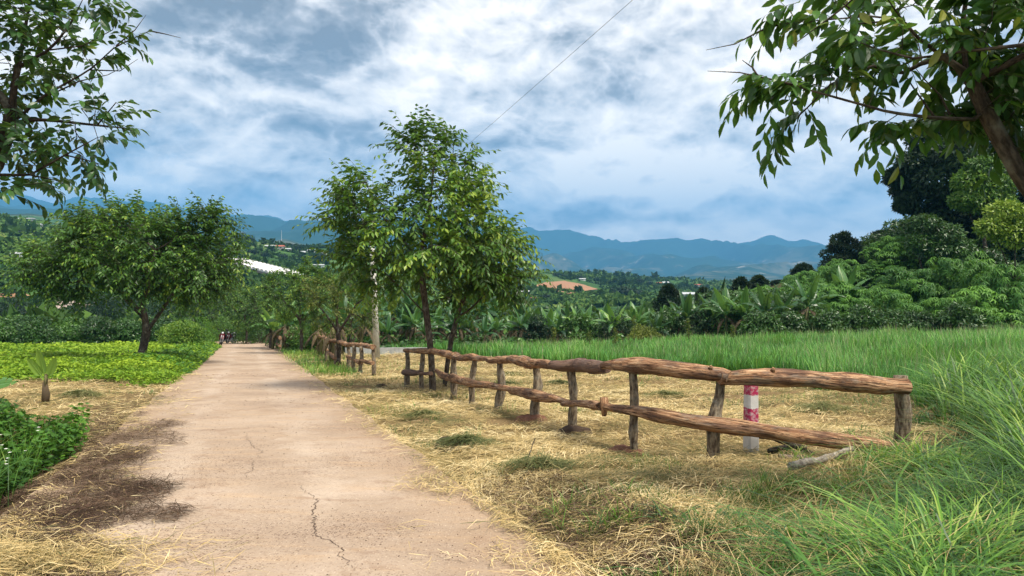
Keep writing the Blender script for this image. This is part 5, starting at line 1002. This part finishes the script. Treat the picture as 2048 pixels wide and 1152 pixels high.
for u, v, r_, lb in [(850, 842, .30, 'grey-green clump of cut grass halfway between road edge and near fence'), (1012, 772, .42, 'dull green cut grass clump behind the near fence, left of its middle'), (930, 905, .34, 'drooping grey-green grass clump beside the dark hole near the road edge'), (1640, 842, .50, 'long dark cut grass heap right of the marker post behind the rails'),
        (1120, 768, .34, 'dull green cut grass clump behind the near fence around its middle'), (1080, 960, .38, 'olive cut grass clump near the slanted dark twig'), (160, 792, .45, 'grey-green cut grass swath right of the young banana plant'), (310, 815, .40, 'brownish cut grass tuft between the straw and the left road edge'), (1330, 800, .36, 'small dark cut grass clump behind the near rails beside the thin posts')]:
    q = ground_at(u, v); k = 520; p_ = rng.normal(0, .42, (k, 2))*r_*[1.3, .6]; z_ = .03+.30*r_*np.exp(-((p_/r_/[1.1, .6])**2).sum(1))*rng.random(k)**.5; o = empty('cut_grass_clump', q, lb, 'grass clump'); k = len(p_)
    mb = MB(); straws(mb, p_[:, 0], p_[:, 1], z_, rng.uniform(.12, .36, k), rng.uniform(.004, .008, k)*max(1, (q[1]/9)**.7), np.arctan2(p_[:, 1], p_[:, 0])+rng.normal(0, .7, k), rng.normal(-.15, .25, k), np.clip(rng.normal(.68, .25, k), 0, 1)); mb.build('cut_blades', M['cutgrass'], o)
# low stub brush at the trunk foot of the wide tree
x, y = gp(262, 728); o = empty('brush_pile', (x, y, gz(x, y)), 'dark pile of cut brush at the foot of the broad flat tree', 'brush pile'); mb = MB(); k = 700
leaves(mb, rng.normal(0, 1, (k, 3))*[.42, .25, .10]+[0, 0, .15], rng.normal(size=(k, 3)), rng.normal(size=(k, 3)), .14, .05, np.clip(rng.normal(.35, .2, k), 0, 1)); mb.build('cut_leaves', M['litter'], o)
mb = MB()
for q in range(16): a_ = rng.uniform(0, 6.3); c_ = rng.normal(0, .2, 2); tube(mb, [(c_[0]-.4*math.cos(a_), c_[1]-.3*math.sin(a_), .1), (c_[0], c_[1], .25), (c_[0]+.4*math.cos(a_), c_[1]+.3*math.sin(a_), .15)], .014, 4, False)
mb.build('cut_stems', M['bark_dark'], o)

# ------------------------------------------------------------------ the far hillside
x, y = scat(30000, 108, 900, -.72, .72); r = np.hypot(x, y); row = np.sin((x*.8+y*.45)*.9)
dn = fbm(x*.012, y*.012, 4, 41); uu = CU+F*x/y
m_ = (dn > -.28) & ~((uu > 1430) & (y < 270)); red = np.array([hit(1075, 576)[1], hit(1195, 580)[1]]); m_ &= ~((uu > 1072) & (uu < 1200) & (y > red.min()*.90) & (y < red.max()*1.12)); x, y, r = keepm(m_, x, y, r); k = len(x)
ns = 13; S0 = rng.uniform(.9, 1.5, k)*np.maximum(1, r/260)**.6; big_ = rng.random(k) < .05; S0 = np.where(big_, S0*2.0, S0); mb = MB(); zc = zt(x, y); tn = np.clip(.5+.9*fbm(x*.02, y*.02, 3, 43)+rng.normal(0, .1, k)-.3*big_, 0, 1)
for q in range(ns):
    d = unit(rng.normal(size=(k, 3))+[0, 0, .5]); p_ = np.stack([x, y, zc], 1)+d*S0[:, None]*[.8, .8, .7]+[0, 0, .3]; leaves(mb, p_-d*S0[:, None]*.3, unit(rng.normal(size=(k, 3))), d, S0*1.25, S0*1.0, tn, .1)
M['farcoffee'] = leafmat('far_coffee', [(0, (.014, .036, .010)), (.5, (.042, .095, .016)), (.85, (.09, .17, .028)), (1, (.16, .22, .05))], .7, .15, .15, .02)
stuff(mb, 'coffee_plantation', 'farcoffee', 'dense coffee plantation covering the far hillside')
def far_tree(u, v, hpx, wpx, label, name='far_tree', group='trees on the far hill', D0=None):
    q = hit(u, v) if D0 is None else None; D_ = q[1] if D0 is None else D0; k = D_/F; hh = hpx*k; ww_ = wpx*k; C = [];
    for a_ in range(6): C.append(np.array([math.cos(a_*2.4)*ww_*.24, math.sin(a_*2.4)*ww_*.24, hh*(.45+.4*a_/5)]))
    o = empty(name, (q[0], q[1], q[2]-.3), label, 'tree', group); cr = MB(); lobes(cr, C, [(ww_*.3, ww_*.3, hh*.2)]*6, 60, max(ww_*.14, .5), lw=.7, tint=.4); cr.build('crown', M['dark'], o)
    tb = MB(); tube(tb, [(0, 0, 0), (0, 0, hh*.6)], [ww_*.05, ww_*.03], 5, False); tb.build('trunk', M['bark_dark'], o); return o
for u, v, h_, w_, lb in [(469, 489, 24, 13, 'left one of three lone trees standing on the far ridge above the greenhouse'), (485, 489, 25, 14, 'middle one of three lone trees standing on the far ridge above the greenhouse'), (502, 491, 21, 14, 'right one of three lone trees standing on the far ridge above the greenhouse')]: far_tree(u, v, h_, w_, lb)
fl = [(593, 505, 16, 17), (505, 512, 14, 22), (530, 516, 12, 18), (565, 520, 12, 20), (1112, 554, 8, 14), (1130, 556, 7, 12), (1150, 558, 8, 12), (1162, 559, 9, 8), (1192, 563, 8, 14), (1208, 564, 7, 8), (1232, 566, 9, 12), (1253, 567, 9, 8), (1278, 571, 14, 15), (1300, 572, 10, 14), (1340, 575, 10, 8), (1392, 576, 8, 7), (1415, 577, 9, 6), (1240, 590, 16, 40), (1262, 594, 15, 36), (30, 560, 16, 24), (90, 550, 12, 18), (110, 500, 12, 16), (40, 470, 9, 14), (545, 505, 8, 12), (645, 518, 10, 14), (1090, 600, 12, 20)]
for i, (u, v, h_, w_) in enumerate(sorted(fl)): far_tree(u, v, h_, w_, 'small dark tree on the far hillside, %s from the left of the scattered ones' % ordn(i+1))
def house(u, v, wpx, hpx, roof, label, dpx=None, name='house', rz=0, wm='wall_white', nwin=2):
    q = hit(u, v); k = q[1]/F; W_, H_ = wpx*k, hpx*k; Dp = (dpx or wpx*.6)*k; o = empty(name, q, label, 'house', 'farm houses on the far hill', rz); mb = MB(); box(mb, (0, Dp/2, H_*.3), (W_, Dp, H_*.9)); mb.build('wall', M[wm], o)
    z1 = H_*.75; mb = MB(); e = .06*W_; V = [(-W_/2-e, -e, z1), (W_/2+e, -e, z1), (W_/2+e, Dp+e, z1), (-W_/2-e, Dp+e, z1), (-W_/2-e, Dp/2, z1+H_*.4), (W_/2+e, Dp/2, z1+H_*.4)]
    mb.add(V, [[0, 1, 5, 4], [2, 3, 4, 5], [0, 3, 2, 1]], [[0, 4, 3], [1, 2, 5]]); mb.build('roof', M[roof], o)
    for i in range(nwin): mb = MB(); box(mb, ((i-(nwin-1)/2)*W_/nwin, -.02, H_*.42), (W_/nwin*.35, .12, H_*.25)); mb.build('window', M['window'], o)
    return o
house(68, 455, 20, 7, 'roof_grey', 'white house with grey roof on the dark hillside at far left')
house(42, 441, 36, 5, 'roof_grey', 'long pale greenhouse shed on the ridge at far left', 18, 'greenhouse_shed')
house(112, 488, 18, 5, 'roof_grey', 'small pale house below the ridge behind the broad tree', None)
house(30, 514, 18, 9, 'roof_grey', 'grey farmhouse on the slope at far left above the hedge', None)
house(539, 497, 18, 6, 'roof_grey', 'long white roofed house on the ridge left of the red roofed one')
house(556, 499, 20, 8, 'roof_red', 'red roofed house on the ridge beyond the greenhouse')
house(574, 502, 18, 5, 'roof_grey', 'pale house just right of the red roofed ridge house')
house(605, 510, 10, 7, 'roof_grey', 'small white cube house below the ridge town', None, nwin=1)
house(621, 506, 16, 6, 'roof_grey', 'white house in the ridge town left of the tall tree crown')
house(643, 509, 16, 6, 'roof_grey', 'rightmost white house of the ridge town before the tall tree')
house(480, 516, 12, 5, 'roof_grey', 'tiny white house above the greenhouse on the slope', nwin=1)
house(635, 534, 22, 5, 'roof_grey', 'pale house on the slope just above the verge trees')
house(156, 656, 20, 9, 'roof_red', 'red tiled roof showing above the coffee hedge', None, nwin=1)
house(1040, 590, 36, 8, 'roof_grey', 'long grey-white roofed shed left of the red field')
house(1065, 602, 18, 6, 'roof_red', 'brown roofed hut below the long grey shed', None, nwin=1, wm='wall')
house(1165, 561, 12, 4, 'roof_grey', 'tiny pale house among trees above the red field', nwin=1)
house(1318, 570, 10, 5, 'roof_red', 'small house with red roof on the bright ridge, left of a close pair', nwin=1)
house(1332, 570, 12, 6, 'roof_grey', 'cream house on the bright ridge, right of a close pair')
house(1398, 574, 14, 5, 'roof_red', 'red roofed house at the right end of the bright ridge')
house(1380, 596, 26, 10, 'roof_grey', 'white house with dark windows behind the banana row, nearest on the slope')
# plastic tunnel greenhouse
A0 = hit(428, 527); B0 = hit(545, 558); n_ = 15; gh = empty('greenhouse', A0, 'long white plastic tunnel greenhouse stepping down the hillside', 'greenhouse'); d_ = (B0-A0)/n_; per = np.array([-d_[1], d_[0], 0]); per = per/np.linalg.norm(per); per = per if per[1] > 0 else -per
rf = MB(); wl = MB(); Ld = 13.; hh_ = 1.7; rs_ = min(2.0, zt(*(A0+d_*7+per*Ld)[:2])-zt(*(A0+d_*7)[:2]))
for q in range(n_):
    a_ = d_*q; b_ = d_*(q+1); th = np.linspace(0, np.pi, 9); arc = [a_+(b_-a_)*(1-math.cos(t_))/2+np.array([0, 0, hh_+1.0*math.sin(t_)]) for t_ in th]; V = arc+[v+per*Ld+[0, 0, float(rs_)] for v in arc]
    rf.add(V, [[i, i+1, 10+i, 9+i] for i in range(8)]); rf.add(arc+[(a_+b_)/2+[0, 0, hh_]], None, [[9, i, i+1] for i in range(8)])
    wl.add([a_+[0, 0, -3], b_+[0, 0, -3], b_+[0, 0, hh_], a_+[0, 0, hh_]], [[0, 1, 2, 3]])
rf.build('roof', M['plastic'], gh, True); wl.build('wall', M['netting'], gh)
# a radio mast on the mound
q = hit(563, 483, 1500, 2400); o = empty('radio_mast', q, 'thin lattice radio mast on the rounded grey mound', 'mast'); mb = MB(); tube(mb, [(0, 0, 0), (0, 0, 28)], [.9, .3], 4, True); mb.build('mast_shaft', M['roof_grey'], o)
# ------------------------------------------------------------------ haze
hb = MB(); x0, x1, y0, y1, z0, z1 = -10200, 10200, -10200, 10200, -900, 1150
hb.add([(x0, y0, z0), (x1, y0, z0), (x1, y1, z0), (x0, y1, z0), (x0, y0, z1), (x1, y0, z1), (x1, y1, z1), (x0, y1, z1)], [[0, 3, 2, 1], [4, 5, 6, 7], [0, 1, 5, 4], [1, 2, 6, 5], [2, 3, 7, 6], [3, 0, 4, 7]])
m = bpy.data.materials.new('haze_air'); m.use_nodes = True; m.node_tree.nodes.clear(); g = G(m.node_tree); v = g.n('ShaderNodeVolumePrincipled')
v.inputs['Color'].default_value = (.15, .50, 1.0, 1); v.inputs['Density'].default_value = 1.75e-4; v.inputs['Anisotropy'].default_value = .0
g.put(g.n('ShaderNodeOutputMaterial').inputs['Volume'], v.outputs[0]); tag(hb.build('haze', m), kind='stuff')
print('objects', len(bpy.data.objects))
